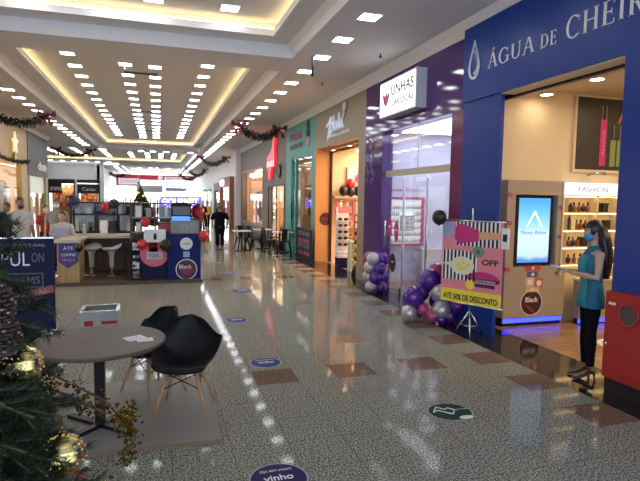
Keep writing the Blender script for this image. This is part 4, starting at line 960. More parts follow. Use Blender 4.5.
b = MB(); b.box((XL-.12, 26.2, 0), (XL-.05, 26.5, 2.0)); part(b, 'post', M_orange, t)
b = MB(); b.box((-9, 24.3, 0), (-8.9, 28.25, 3.0)); b.box((-9, 24.25, 2.9), (XL-.2, 28.25, 2.95)); part(b, 'interior_wall', mat('olive_wall', (.5, .42, .16), .6), t)
b = MB(); b.box((-8.5, 24.8, 2.84), (-5.6, 27.7, 2.88)); part(b, 'shop_fill_panel', mat('olive_fill', (.9, .8, .6), .5, emit=(1, .82, .45), es=3), t)  # added glow panel lighting the room behind the slate front
text('don', M_wprint, (XL+.02, 26.0, 3.02), -U, V, w=1.75, h=.42, d=.03, parent=t, bold=.03)

# far shops facing the camera across the plaza
for k, (x0, x1, lab) in enumerate(((-9.4, -7.15, 'far food shop with dark sign across the plaza, left of the pair'), (-6.97, -5.04, 'far food shop with dark sign across the plaza, right of the pair'))):
    t = thing('shopfront', lab, 'shopfront', ((x0+x1)/2, 52, 0))
    b = MB(); b.box((x0, 51.98, 2.95 if k == 0 else 3.05), (x1, 52.15, 3.35)); part(b, 'fascia', M_ink, t)
    parts('pillar', M_ink, t, ((x0, 51.98, 0), (x0+.12, 52.15, 2.95)), ((x1-.12, 51.98, 0), (x1, 52.15, 2.95)))
    b = MB(); b.box((x0+.12, 51.97, 2.1), (x1-.12 if k else x1-1.1, 52.05, 2.95)); s = part(b, 'sign_board', M_ink, t)
    text('Cacau' if k else 'aroma', M_wprint, ((x0+x1)/2-(0 if k else .45), 51.97, 2.35), UX, V, w=1.1 if k else .9, h=.3, d=.03, parent=t, center=True)
    b = MB(); b.box((x0, 54.0, 0), (x1, 54.1, 3.0)); part(b, 'interior_wall', mat('amber_wall', (.42, .26, .14), .6, emit=(.6, .26, .07), es=0), t)
    b = MB(); b.box((x0+.2, 52.4, 2.9), (x1-.2, 53.8, 2.95)); part(b, 'shop_fill_panel', mat('amber_far', (.9, .7, .4), .5, emit=(1, .72, .40), es=5), t)  # emissive panel added to light the goods and back wall
    b = MB()
    for q in range(4): b.ball((x0+.3+.45*q, 52.6, 2.75), .09, 8, 6)
    part(b, 'bulbs', M_lampshop, t)
    random.seed(k)
    b = MB()
    for q in range(4):
        for r in range(9): b.box((x0+.2+.2*r, 53.5, .9+.35*q), (x0+.36+.2*r, 53.8, 1.1+.35*q+.1*random.random()), random.randrange(3))
    o = part(b, 'goods', [M_orange, M_red, M_tan], t); o['kind'] = 'stuff'
# far left corridor fronts
for k in range(4):
    b = MB(); b.box((-4.998, 53+4.4*k, 0), (-4.97, 56+4.4*k, 2.8)); b.box((-4.97, 54.4+4.4*k, 0), (-4.95, 54.5+4.4*k, 2.8), 1); solo(b, 'glass_front', [mat('bright_pane', (.6, .68, .72), .15), M_ink], 'pale glass shop window on the far left wall, %s from the plaza' % nth(k), 'window')
# big store at the end
t = thing('store_sign', 'red sign band with white letters across the far end of the mall', 'sign', (0, 71.8, 3.6))
b = MB(); b.box((-5.0, 71.6, 4.05), (XR, 71.95, 4.68)); part(b, 'red_band', mat('crimson_panel', (.42, .02, .06), .5), t)
b = MB(); b.box((-5.0, 71.55, 3.2), (-2.1, 71.9, 4.3)); part(b, 'red_frame', MATS['crimson_panel'], t)
b = MB(); b.box((-4.75, 71.5, 3.4), (-2.2, 71.56, 4.2)); part(b, 'white_board', M_wprint, t)
b = MB(); b.box((.9, 71.5, 4.05), (4.0, 71.6, 4.5)); part(b, 'white_board', M_wprint, t)
b = MB(); b.disc((.4, 71.6, 4.36), .32, .05, 24, ax='y'); part(b, 'round_emblem', M_wprint, t)
text('IL MURO', M_gprint, (-3.5, 71.5, 3.65), UX, V, w=1.9, h=.3, d=.03, parent=t, center=True)
text('lojas magazine', M_red, (2.4, 71.5, 4.15), UX, V, w=2.6, h=.25, d=.03, parent=t, center=True)
t = thing('hanging_board', 'pale board hanging before the bright far windows', 'sign', (-.8, 60, 2.6))
b = MB(); b.box((-2.2, 60, 2.35), (.6, 60.08, 3.15)); part(b, 'board', mat('pale_board', (.6, .62, .62), .5), t)
b = MB(); 
for x in (-2.0, .4): b.tube([(x, 60.04, 3.15), (x, 60.04, ZC)], .02, 6)
part(b, 'rods', M_chrome, t)
b = MB(); b.box((1.0, 70.8, 2.6), (3.7, 70.9, 3.1)); b.tube([(1.2, 70.85, 3.1), (1.2, 70.85, 4.7)], .03, 6); b.tube([(3.5, 70.85, 3.1), (3.5, 70.85, 4.7)], .03, 6); solo(b, 'hanging_sign', mat('steel_blue_sign', (.16, .26, .36), .5), 'blue grey sign hanging before the far window', 'sign')
b = MB()
for k in range(34): 
    x = -4.7+.27*k; b.box((x, 69.0+.3*math.sin(k*3), 0), (x+.2, 69.3+.3*math.sin(k*3), 1.3+.5*abs(math.sin(k*1.7))), k % 5)
o = solo(b, 'clothes_racks', [gm[0], M_wprint, M_ink, M_mag, gm[2]], 'rows of coloured clothes before the bright far windows', 'clothes'); o['kind'] = 'stuff'
# ================================================================ people
def person(name, label, loc, face, H, skin, hair, top, legs, shoe, arms, voxel=.016, female=False, sleeve=.30, seated=False, longhair=False, mask=None, heel=0.0, collar=None, top_len=.50, step=0.0, beard=None):
    """stands at loc facing direction 'face' (built facing -Y). arms: ((shoulder->elbow->wrist) left, right) in metres for H=1.7"""
    t = thing(name, label, 'person', loc, math.atan2(face[0], -face[1]))
    k = H/1.7
    S = lambda *p: (p[0]*k, p[1]*k, p[2]*k+heel)
    sw = .165 if female else .19; hw = .155 if female else .15
    hip = .88 if not seated else .55
    up = hip-.88
    body = MB(); pants = MB(); shirt = MB()
    # legs
    for s in (-1, 1):
        dy = step*s
        if seated: P = [S(s*.09, 0, hip), S(s*.11, -.42, hip-.04), S(s*.11, -.42, .08)]
        else: P = [S(s*.085, 0, hip), S(s*.08, dy*.4-.01, .48), S(s*.08, dy, .07)]
        a, b_, c_ = map(Vector, P); thick = 1.0 if female else 1.06
        body.tube([a, a.lerp(b_, .5), b_, b_.lerp(c_, .4), c_], [.07*k, .06*k, .045*k, .042*k, .03*k], 10)
        pants.tube([a+Vector((0, 0, .02*k if female else .05*k)), a.lerp(b_, .4), b_, b_.lerp(c_, .35), c_+Vector((0, 0, .01))], [x*k*thick for x in (.072 if female else .092, .085, .060, .062 if female else .068, .044 if female else .062)], 12)
        f = Vector(c_)
        b = MB(); z0 = heel
        if heel: 
            b.loft([[(f.x+x*rx, f.y+yy, max(.0, zc)+rz*zz) for x, zz in ((-1, 0), (-.8, .7), (0, 1), (.8, .7), (1, 0), (.6, -.35), (-.6, -.35))] for yy, rx, zc, rz in ((.05, .026, .085, .03), (.0, .033, .075, .035), (-.07, .036, .035, .03), (-.13, .04, .018, .022), (-.18, .022, .014, .012))])
            b.tube([(f.x, f.y+.045, .08), (f.x, f.y+.055, 0)], [.014, .007], 8)
        else:
            b.loft([[(f.x+x*rx, f.y+yy, .0+zz*rz) for x, zz in ((-1, .02), (-.9, .6), (0, 1), (.9, .6), (1, .02))] for yy, rx, rz in ((.075, .03, .07), (.04, .042, .10), (-.02, .045, .10), (-.10, .05, .06), (-.16, .045, .05), (-.19, .02, .03))])
        lpart(b, 'shoe', shoe, t)
    pants.rings([(0, 0, (hip-.04)*k+heel, hw*.92*k, .10*k), (0, 0, (hip+.04)*k+heel, hw*.92*k, .10*k), (0, 0, (hip+.10)*k+heel, hw*.82*k, .09*k)], 16)
    # trunk
    z = lambda q: (q+up)*k+heel
    body.rings([(0, 0, z(.84), hw*.9*k, .10*k), (0, 0, z(1.02), .115*k, .085*k), (0, -.005, z(1.22), .14*k, .10*k), (0, 0, z(1.36), .15*k, .09*k), (0, .01, z(1.43), .08*k, .06*k)], 16)
    body.tube([(0, .012*k, z(1.36)), (0, .005*k, z(1.47)), (0, -.005*k, z(1.55))], [.062*k, .048*k, .05*k], 12)
    zb = hip+up*0+.88-top_len+.42 if False else (1.38-top_len)
    w0 = 1.06
    if female:
        sp = [(0, 0, z(zb), .185*k, .14*k), (0, 0, z(zb+.12), .178*k, .135*k), (0, 0, z(1.03), .14*k, .108*k), (0, -.02*k, z(1.22), .152*k, .13*k), (0, 0, z(1.34), .15*k, .105*k), (0, .01*k, z(1.41), .115*k, .075*k), (0, .012*k, z(1.445), .07*k, .055*k)]
    else:
        sp = [(0, -.01*k, z(zb), .165*k, .125*k), (0, -.015*k, z(1.02), .16*k, .128*k), (0, -.01*k, z(1.22), .175*k, .125*k), (0, 0, z(1.34), .185*k, .11*k), (0, .01*k, z(1.41), .135*k, .08*k), (0, .012*k, z(1.46), .068*k, .06*k)]
    shirt.rings(sp, 20)
    hands = []
    for s, A_ in zip((-1, 1), arms):
        a = Vector(S(s*sw, .01, 1.36+up)); e = Vector(S(*(A_[0][0], A_[0][1], A_[0][2]+up))); w_ = Vector(S(*(A_[1][0], A_[1][1], A_[1][2]+up)))
        body.tube([Vector(S(s*.1, .01, 1.36+up)), a, a.lerp(e, .5), e, e.lerp(w_, .35), w_], [x*k for x in (.05, .052, .042, .036, .036, .024)], 10)
        if sleeve:
            m_ = a.lerp(e, min(1, sleeve/.30))
            P = [Vector(S(s*.08, .01, 1.365+up)), a, a.lerp(m_, .5), m_]; R_ = [.07*k, .068*k, .066*k, .062*k]
            if sleeve > .35: P += [e, e.lerp(w_, .5), e.lerp(w_, .92)]; R_ = [.07*k, .066*k, .056*k, .052*k, .05*k, .046*k, .036*k]
            shirt.tube(P, R_, 12)
        # hand: palm and five fingers, slightly curled
        d = (w_-e).normalized(); side = d.cross(Vector((0, 0, 1))); side = side.normalized() if side.length > .2 else Vector((0, 1, 0))
        nrm_ = side.cross(d)
        body.tube([w_, w_+d*.04*k, w_+d*.09*k], [(.026*k, .02*k), (.036*k, .018*k), (.036*k, .014*k)], 10)
        for q in range(4):
            o_ = w_+d*.085*k+side*(q-1.5)*.018*k; ln_ = (.07, .08, .075, .058)[q]*k
            body.tube([o_, o_+d*ln_*.5-nrm_*.008*k, o_+d*ln_*.85-nrm_*.03*k], [.0105*k, .0095*k, .008*k], 7)
        o_ = w_+d*.03*k+side*-.03*k*s
        body.tube([o_, o_+d*.03*k-side*.022*k*s-nrm_*.01*k, o_+d*.065*k-side*.022*k*s-nrm_*.022*k], [.013*k, .012*k, .009*k], 7)
    # head
    tilt = Matrix.Rotation(.20 if longhair else 0.0, 3, 'X'); hc = Vector((0, -.012*k, z(1.60)))
    def hp(p): return hc+tilt @ (Vector(p)*k)
    hd = MB()
    hd.ball((0, 0, 0), (.074*k, .094*k, .112*k), 18, 14)
    hd.ball((0, -.022*k, -.062*k), (.054*k, .062*k, .054*k), 12, 8)
    hd.loft([[(x*k, y*k, zz*k) for x, y, zz in r] for r in ([(-.011, -.088, .012), (.011, -.088, .012), (0, -.07, .02)], [(-.017, -.088, -.03), (.017, -.088, -.03), (0, -.118, -.03)], [(-.012, -.08, -.042), (.012, -.08, -.042), (0, -.092, -.044)])])
    hd.ball((0, -.082*k, -.066*k), (.026*k, .014*k, .012*k), 10, 6)
    for s in (-1, 1): hd.ball((s*.075*k, .008*k, -.012*k), (.012*k, .022*k, .032*k), 8, 6)
    hd.v = [tuple(hc+tilt @ Vector(p)) for p in hd.v]
    o_ = len(body.v); body.v += hd.v; body.f += [tuple(i+o_ for i in f) for f in hd.f]; body.m += hd.m; body.s += hd.s
    link('body', remesh(body, voxel*.8, 3, mats=skin, name='body'), t)
    link('trousers', remesh(pants, voxel, 3, mats=legs, name='trousers'), t)
    sh = link('tunic' if female else 'shirt', remesh(shirt, voxel, 3, mats=top, name='shirt'), t)
    e = MB()
    for s in (-1, 1): e.ball(hp((s*.032, -.083, .012)), .011*k, 8, 6)
    lpart(e, 'eyes', M_wprint, t)
    e = MB()
    for s in (-1, 1): e.ball(hp((s*.032, -.0925, .012)), .0055*k, 6, 5); e.tube([hp((s*.018, -.093, .033)), hp((s*.05, -.082, .033))], .004*k, 5)
    lpart(e, 'pupils_and_brows', M_hair, t)
    if mask is None:
        e = MB(); e.tube([hp((-.022, -.09, -.066)), hp((0, -.098, -.066)), hp((.022, -.09, -.066))], .004*k, 6); lpart(e, 'lips', mat('lips', (.38, .12, .10), .5), t)
    hb = MB()
    if longhair:
        for i, (cx, cy, cz, r) in enumerate(((0, .012, .022, (.088, .102, .112)),)): hb.ball((cx*k, cy*k, cz*k), tuple(q*k for q in r), 18, 12)
        hb.v = [tuple(hc+tilt @ Vector(p)) for p in hb.v if True]
        # open the face
        keep = [f for f in hb.f if not all(((Vector(hb.v[i])-hc).y < -.040*k and (Vector(hb.v[i])-hc).z < .062*k) for i in f)]
        hb.m = hb.m[:len(keep)]; hb.s = hb.s[:len(keep)]; hb.f = keep
        for q in range(9):
            a = -1.35+2.7*q/8; x, y = math.sin(a)*.085, .025+math.cos(a)*.075
            hb.tube([hp((x, y, .02)), hp((x*1.12, y+.02, -.1)), Vector(S(x*1.25, y+.045, 1.40)), Vector(S(x*1.2, y+.062, 1.28)), Vector(S(x*.9, y+.06, 1.08))], [.036*k, .044*k, .046*k, .042*k, .014*k], 8)
        lpart(hb, 'hair', hair, t)
    else:
        hb.ball((0, .014*k, .022*k), (.081*k, .096*k, .103*k), 18, 12)
        keep = [f for f in hb.f if not all((hb.v[i][1] < -.028*k and hb.v[i][2] < .07*k) or hb.v[i][2] < -.055*k for i in f)]
        hb.m = hb.m[:len(keep)]; hb.s = hb.s[:len(keep)]; hb.f = keep
        hb.v = [tuple(hc+tilt @ Vector(p)) for p in hb.v]
        lpart(hb, 'hair', hair, t)
    if mask is not None:
        mb_ = MB(); R_ = []
        for zz, rx, ry in ((-.10, .040, .076), (-.085, .062, .104), (-.055, .077, .114), (-.025, .079, .116), (-.006, .066, .102)):
            R_.append([hp((rx*math.sin(a), -ry*math.cos(a)*.98+.005, zz)) for a in [(-1.15+2.3*j/10) for j in range(11)]])
        n = 11
        mb_.add([p for r in R_ for p in r], [(i*n+j, i*n+j+1, (i+1)*n+j+1, (i+1)*n+j) for i in range(4) for j in range(10)], 0, True)
        for s in (-1, 1): mb_.tube([hp((s*.07, -.05, -.04)), hp((s*.082, .0, -.012)), hp((s*.075, .012, .02))], .003*k, 5)
        mo = lpart(mb_, 'mask', mask, t); md = mo.modifiers.new('t', 'SOLIDIFY'); md.thickness = .004
    if beard:
        bb = MB(); bb.ball(hp((0, -.035, -.075)), (.058*k, .066*k, .05*k), 12, 8); lpart(bb, 'beard', beard, t)
    return t, S, sh

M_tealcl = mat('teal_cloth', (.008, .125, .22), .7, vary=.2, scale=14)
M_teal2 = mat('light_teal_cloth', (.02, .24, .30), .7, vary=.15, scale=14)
M_blk = mat('black_cloth', (.007, .007, .009), .9, vary=.3, scale=20, spec=.1)
M_navycl = mat('navy_cloth', (.012, .014, .03), .8)
M_whitecl = mat('white_cloth', (.50, .49, .47), .8, vary=.1, scale=14)
M_greycl = mat('grey_green_cloth', (.26, .27, .25), .8, vary=.1)
M_redcl = mat('red_cloth', (.40, .03, .03), .8)
M_khaki = mat('pale_trousers', (.55, .53, .46), .8)
M_maskb = mat('blue_mask', (.06, .28, .72), .7)
M_maskw = mat('white_mask', (.75, .75, .78), .7)
M_shoe = mat('black_shoe', (.012, .010, .010), .3)
# woman at the shop entrance
fwd = Vector((-.90, .44, 0)).normalized()
t, S, tunic = person('person', 'woman with long black hair in teal tunic and blue mask at the blue shop entrance', (4.56, 4.52, .006), fwd, 1.66, M_skin, M_hair, M_tealcl, M_blk, M_shoe,
   (((-.20, -.02, 1.10), (-.07, -.25, 1.145)), ((.20, -.02, 1.10), (.07, -.25, 1.145))), voxel=.012, female=True, sleeve=0, longhair=True, mask=M_maskb, heel=.07, top_len=.63)
woman = t
# lighter front panel of the tunic
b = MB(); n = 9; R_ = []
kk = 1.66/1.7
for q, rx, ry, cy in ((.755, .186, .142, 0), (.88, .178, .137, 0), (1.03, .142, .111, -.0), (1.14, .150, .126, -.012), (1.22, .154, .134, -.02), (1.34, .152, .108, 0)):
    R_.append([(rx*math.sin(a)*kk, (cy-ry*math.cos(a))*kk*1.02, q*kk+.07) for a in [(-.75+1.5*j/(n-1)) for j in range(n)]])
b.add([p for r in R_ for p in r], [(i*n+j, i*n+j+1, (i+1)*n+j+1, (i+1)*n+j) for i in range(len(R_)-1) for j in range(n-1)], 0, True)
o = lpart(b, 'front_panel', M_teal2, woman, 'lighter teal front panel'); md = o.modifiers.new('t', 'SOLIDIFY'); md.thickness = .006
b = MB(); b.box((-.07, -.145, 1.335), (-.04, -.132, 1.35)); lpart(b, 'badge', M_wprint, woman)
R3 = Matrix.Rotation(woman.rotation_euler.z, 3, 'Z')
p = thing('phone', 'pale blue phone held by the woman in teal', 'phone', Vector((4.56, 4.52, 0))+R3 @ Vector((0, -.36, 1.215)), woman.rotation_euler.z)
b = MB(); b.add([Vector(q) for q in ((-.045, -.075, .03), (.045, -.075, .03), (.045, .06, .0), (-.045, .06, .0), (-.045, -.072, .04), (.045, -.072, .04), (.045, .063, .010), (-.045, .063, .010))], [(0,3,2,1),(4,5,6,7),(0,1,5,4),(1,2,6,5),(2,3,7,6),(3,0,4,7)]); lpart(b, 'case', mat('pale_blue_case', (.3, .42, .6), .4), p)
b = MB(); b.add([Vector(q) for q in ((-.04, -.068, .0405), (.04, -.068, .0405), (.04, .058, .0125), (-.04, .058, .0125), (-.04, -.068, .042), (.04, -.068, .042), (.04, .058, .014), (-.04, .058, .014))], [(0,3,2,1),(4,5,6,7),(0,1,5,4),(1,2,6,5),(2,3,7,6),(3,0,4,7)]); lpart(b, 'phone_screen', mat('phone_glow', (.1, .1, .1), .2, emit=(.5, .7, 1), es=.6), p)
down = (((-.245, .03, 1.09), (-.26, -.02, .84)), ((.245, .03, 1.09), (.26, -.02, .84)))
akimbo = (((-.27, .06, 1.10), (-.24, -.08, .88)), ((.27, .06, 1.10), (.24, -.08, .88)))
wm = person('person', 'man in black shirt and black trousers walking away down the corridor', (2.30, 20.4, 0), (.05, 1), 1.62, M_skin, mat('grey_hair', (.10, .09, .08), .6), M_blk, M_blk, M_shoe, akimbo, step=.06, sleeve=.26, top_len=.52)[0]
wm.scale = (1.22, 1.22, 1.0)
person('person', 'bearded man in a white polo shirt and pale trousers, left of the kiosk', (-2.98, 13.3, 0), (.55, -.83), 1.86, M_skin2, M_hair, M_whitecl, M_khaki, M_shoe, down, sleeve=.24, top_len=.50, beard=M_hair)
person('person', 'man in a black shirt half hidden behind the man in the white polo', (-3.42, 14.0, 0), (-.4, -.9), 1.74, M_skin2, M_hair, M_blk, M_blk, M_shoe, down, sleeve=.24)
person('person', 'person in a red shirt and pale mask behind the kiosk counter on the left', (-3.0, 16.2, 0), (.7, -.7), 1.66, M_skin, M_hair, M_redcl, M_navycl, M_shoe, down, mask=M_maskw, sleeve=.24)
person('person', 'man in a grey green shirt and white mask behind the seated kiosk man', (-2.62, 15.6, 0), (.1, -1), 1.80, M_skin, mat('grey_hair', (.10, .09, .08), .6), M_greycl, M_navycl, M_shoe, down, mask=M_maskw, sleeve=.24)
person('person', 'man in white seated at the left end of the kiosk counter', (-2.17, 13.65, .20), (0, -1), 1.66, M_skin, M_hair, M_whitecl, M_navycl, M_shoe, (((-.25, -.06, 1.10), (-.12, -.27, 1.06)), ((.25, -.06, 1.10), (.12, -.27, 1.06))), sleeve=.26, seated=True, top_len=.48)
person('person', 'person in a red top far down the corridor beside the kiosk balloons', (1.78, 24.2, 0), (.3, -1), 1.5, M_skin, M_hair, M_redcl, M_navycl, M_shoe, down, sleeve=.3)
person('person', 'person in dark clothes far down the corridor near the far lit kiosk', (2.45, 30.5, 0), (-.3, -1), 1.66, M_skin, M_hair, M_blk, M_blk, M_shoe, down, sleeve=.3)
person('person', 'person in a yellow vest far down the right side of the corridor', (2.95, 33, 0), (-.3, -1), 1.66, M_skin, M_hair, mat('yellow_vest', (.75, .6, .03), .6), M_blk, M_shoe, down, sleeve=.0)
person('person', 'person in navy far down the right side before the rust brown shop', (3.4, 30.9, 0), (-1, -.2), 1.6, M_skin, M_hair, M_navycl, M_navycl, M_shoe, down, sleeve=.3)

# ================================================================ kiosk
KZ = .07
t = thing('kiosk', 'wooden phone accessory kiosk island with counters and shelves in the middle of the corridor', 'kiosk', (-.55, 13.4, 0))
b = MB(); b.box((-2.08, 12.05, 0), (.97, 15.2, KZ)); part(b, 'base', M_darkwood, t)
b = MB(); b.box((-2.05, 12.15, KZ), (-1.62, 13.0, .93)); part(b, 'side_counter', M_slat, t, 'honey coloured slatted counter end')
b = MB(); b.box((-2.1, 12.1, .93), (-1.58, 13.3, .99)); b.box((-2.1, 13.3, .93), (-.55, 14.3, .99)); part(b, 'countertop', mat('cream_top', (.55, .48, .38), .4), t)
b = MB(); b.box((-1.95, 13.95, KZ), (-.55, 14.15, .93)); b.box((-.62, 12.5, KZ), (-.55, 14.1, .93)); part(b, 'counter_front', M_darkwood, t)
# glass cabinet along the back
c = MB()
for x in (-2.12, -1.55, -1.02, -.62): c.box((x, 14.45, KZ), (x+.04, 14.5, 1.78)); c.box((x, 14.95, KZ), (x+.04, 15.0, 1.78))
for z in (.98, 1.44, 1.74): c.box((-2.12, 14.44, z), (-.58, 15.0, z+.04))
c.box((-2.12, 14.5, KZ), (-.58, 15.0, .98)); part(c, 'cabinet_frame', M_blackm, t)
c = MB(); c.box((-2.1, 14.46, 1.02), (-.6, 14.465, 1.74)); part(c, 'cabinet_pane', M_glass, t)
c = MB(); c.box((-2.1, 14.98, 1.02), (-.6, 14.99, 1.74)); part(c, 'cabinet_back', mat('cabinet_white', (.7, .72, .72), .5), t)
# shelving on the right
c = MB()
for x in (-.60, -.08, .38, .92): c.box((x, 12.5, KZ), (x+.035, 12.54, 1.80)); c.box((x, 13.1, KZ), (x+.035, 13.14, 1.80))
for z in (1.08, 1.42, 1.77): c.box((-.60, 12.5, z), (.955, 13.14, z+.03))
c.box((-.56, 13.1, KZ), (.92, 13.13, 1.08)); part(c, 'shelving', M_darkwood, t)
def boxitem(name, x0, x1, y0, y1, z0, z1, m, label, cat, face=None):
    o = thing(name, label, cat, ((x0+x1)/2, (y0+y1)/2, z0))
    b = MB(); b.box((x0, y0, z0), (x1, y1, z1)); part(b, 'body', m, o)
    if face:
        b = MB(); b.box((x0+.02, y0-.004, z0+.02), (x1-.02, y0, z1-.02)); part(b, 'label_panel', face, o)
    return o
boxitem('product_box', -.50, -.34, 12.6, 12.9, 1.45, 1.74, M_gprint, 'tall grey product box on the upper left kiosk shelf', 'box', M_wprint)
boxitem('product_box', -.28, -.12, 12.6, 12.9, 1.45, 1.70, M_navy, 'dark blue product box beside the tall grey box on the kiosk', 'box', M_gprint)
boxitem('product_box', -.48, -.36, 12.6, 12.9, 1.11, 1.36, M_gprint, 'small pale box on the lower left kiosk shelf', 'box', M_wprint)
boxitem('product_box', .02, .18, 12.6, 12.9, 1.45, 1.74, M_wprint, 'white product box on the middle kiosk shelf', 'box', M_gprint)
boxitem('product_box', .2, .34, 12.6, 12.9, 1.45, 1.70, M_wprint, 'second white product box right of the first on the middle kiosk shelf', 'box', M_gprint)
boxitem('product_box', .0, .32, 12.6, 12.9, 1.11, 1.34, M_blackm, 'black box with a red strip on the lower middle kiosk shelf', 'box', M_red)
# monitor
o = thing('monitor', 'black monitor with rounded hood on the top right of the kiosk', 'monitor', (.52, 12.4, 1.44))
b = MB(); b.box((.30, 12.30, 1.50), (.74, 12.40, 1.75)); b.tube([(.30, 12.35, 1.72), (.4, 12.35, 1.77), (.64, 12.35, 1.77), (.74, 12.35, 1.72)], .05, 8); part(b, 'housing', M_black, o)
b = MB(); b.box((.33, 12.293, 1.53), (.71, 12.30, 1.72)); part(b, 'display', mat('dark_screen', (.03, .035, .045), .15), o)
b = MB(); b.box((.48, 12.33, 1.42), (.56, 12.40, 1.5)); part(b, 'foot', M_black, o)
o = thing('light_tray', 'small glowing blue display under the monitor', 'display', (.5, 12.35, 1.41))
b = MB(); b.box((.30, 12.25, 1.405), (.72, 12.45, 1.425)); b.box((.31, 12.248, 1.425), (.70, 12.26, 1.50)); part(b, 'lit_body', mat('blue_screen', (.1, .3, .6), .4, emit=(.08, .32, .9), es=.8), o)
o = boxitem('printer', .28, .90, 12.22, 12.5, 1.11, 1.405, mat('printer_grey', (.24, .25, .27), .5), 'grey boxed printer with large pale digits above the navy panel', 'printer')
text('05', M_gprint, (.50, 12.22, 1.17), UX, V, w=.36, h=.17, d=.006, parent=o)
# navy panels, posters
o = thing('advertising_panel', 'tall royal blue panel with a big round sticker, right end of the kiosk', 'panel', (.56, 12.3, KZ))
b = MB(); b.box((.20, 12.2, KZ), (.94, 12.48, 1.105)); part(b, 'panel', mat('deep_blue_panel', (.009, .018, .12), .5, spec=.15), o)
b = MB(); b.disc((.62, 12.199, .88), .14, .006, 24, ax='y'); b.box((.54, 12.193, .86), (.70, 12.194, .90), 1); part(b, 'white_badge', [M_wprint, M_gprint], o)
b = MB(); b.disc((.62, 12.199, .29), .24, .006, 32, ax='y'); part(b, 'sticker_rim', M_wprint, o)
b = MB(); b.disc((.62, 12.193, .29), .22, .004, 32, ax='y'); s = part(b, 'sticker_face', MATS['maroon_print'], o)
text('Black', M_wprint, (.60, 12.188, .31), UX, V, w=.28, h=.09, d=.004, parent=s, center=True)
b = MB()
for q in range(3): b.tube([(.48+.03*q, 12.187, .27-.04*q), (.76-.02*q, 12.187, .29-.04*q)], .011, 5)
part(b, 'flourish', M_mag, s)
b = MB(); b.box((.55, 12.194, .57), (.69, 12.199, .70)); part(b, 'small_notice', mat('pale_blue_print', (.35, .42, .65), .5), o)
o = thing('advertising_panel', 'dark navy panel with a round pink offer poster, middle of the kiosk', 'panel', (-.1, 12.3, KZ))
b = MB(); b.box((-.36, 12.25, KZ), (.17, 12.48, .92)); part(b, 'panel', M_navy, o)
b = MB(); b.disc((-.08, 12.249, .66), (.31, .30), .006, 32, ax='y'); b.box((-.2, 12.243, .60), (-.0, 12.245, .9)); part(b, 'pink_poster', mat('coral_print', (.70, .14, .20), .5), o)
text('UM UP', mat('crimson_print', (.5, .02, .08), .5), (-.08, 12.243, .78), UX, V, w=.26, h=.1, d=.004, parent=o, center=True)
b = MB(); b.box((-.25, 12.238, .53), (.10, 12.243, .70)); part(b, 'price_tag', mat('grey_paper', (.5, .5, .52), .5), o)
text('12X', M_ink, (-.075, 12.238, .57), UX, V, w=.2, h=.09, d=.003, parent=o, center=True)
o = boxitem('picture_box', -.30, .17, 12.22, 12.45, .92, 1.20, M_wprint, 'white box picture with a small dark figure on the middle of the kiosk', 'box')
b = MB(); b.rings([(-.06, 12.215, .98, .03, .003), (-.06, 12.215, 1.06, .035, .003), (-.06, 12.215, 1.12, .015, .003)], 8); part(b, 'figure', M_ink, o)
o = thing('bottle_rack', 'narrow dark rack of boxed goods left of the navy panel on the kiosk', 'rack', (-.48, 12.3, KZ))
b = MB(); b.box((-.57, 12.26, KZ), (-.55, 12.48, .9)); b.box((-.40, 12.26, KZ), (-.38, 12.48, .9)); b.box((-.55, 12.46, KZ), (-.40, 12.48, .9)); part(b, 'frame', M_black, o)
for q in range(4): b = MB(); b.box((-.55, 12.26, .09+.21*q), (-.40, 12.47, .105+.21*q)); part(b, 'shelf', M_black, o)
for q in range(4):
    for r in range(2):
        b = MB(); x = -.545+.075*r; b.box((x, 12.29, .106+.21*q), (x+.065, 12.4, .25+.21*q+.02*((q+r) % 2))); b.box((x+.01, 12.286, .14+.21*q), (x+.055, 12.29, .2+.21*q), 1)
        solo(b, 'product_box', [[M_gprint, M_wprint, M_navy, M_wprint][q], [M_red, M_navy, M_wprint, M_gprint][(q+r) % 4]], 'small product box in the narrow kiosk rack, %s tier up, %s' % (nth(q), ('left', 'right')[r]), 'box', 'small boxes in the narrow rack')
# poster and balloon on the slatted end
o = thing('poster', 'blue and white pointed poster on the honey coloured kiosk end', 'poster', (-1.83, 12.14, .38))
b = MB(); b.poly([(-2.02, 12.149, .92), (-2.02, 12.149, .52), (-1.84, 12.149, .38), (-1.64, 12.149, .52), (-1.64, 12.149, .92)], (0, -1, 0), .006); part(b, 'sheet', mat('indigo_print', (.045, .045, .22), .5), o)
text('ATE', M_wprint, (-1.83, 12.143, .78), UX, V, w=.2, h=.07, d=.003, parent=o, center=True)
text('COMPRE', M_wprint, (-1.83, 12.143, .64), UX, V, w=.3, h=.06, d=.003, parent=o, center=True)
text('TROCA', M_pink, (-1.83, 12.143, .53), UX, V, w=.26, h=.06, d=.003, parent=o, center=True)
def bal(x, y, z, r, m, lab):
    b = MB(); balloon(b, (x, y, z), r); solo(b, 'balloon', m, lab, 'balloon')
bal(-1.60, 11.98, .84, .085, M_balk, 'black balloon on the front corner of the honey coloured kiosk end')
bal(-1.27, 14.28, 1.66, .11, M_balred, 'red balloon on the kiosk glass cabinet beside a black one')
bal(-1.06, 14.28, 1.74, .12, M_balk, 'black balloon on the kiosk glass cabinet beside a red one')
bal(-2.05, 14.6, 1.78, .17, mat('navy_latex', (.02, .02, .06), .4), 'dark navy balloon at the left end of the kiosk glass cabinet')
bal(-.26, 12.36, 1.36, .11, M_balred, 'red balloon before the left kiosk shelves')
bal(-.33, 12.10, .88, .11, M_balred, 'red balloon at the left of the pink offer poster')
bal(.17, 12.08, .86, .13, M_balk, 'black balloon at the right of the pink offer poster')
bal(1.0, 12.10, 1.06, .12, M_balred, 'red balloon at the right edge of the royal blue panel')
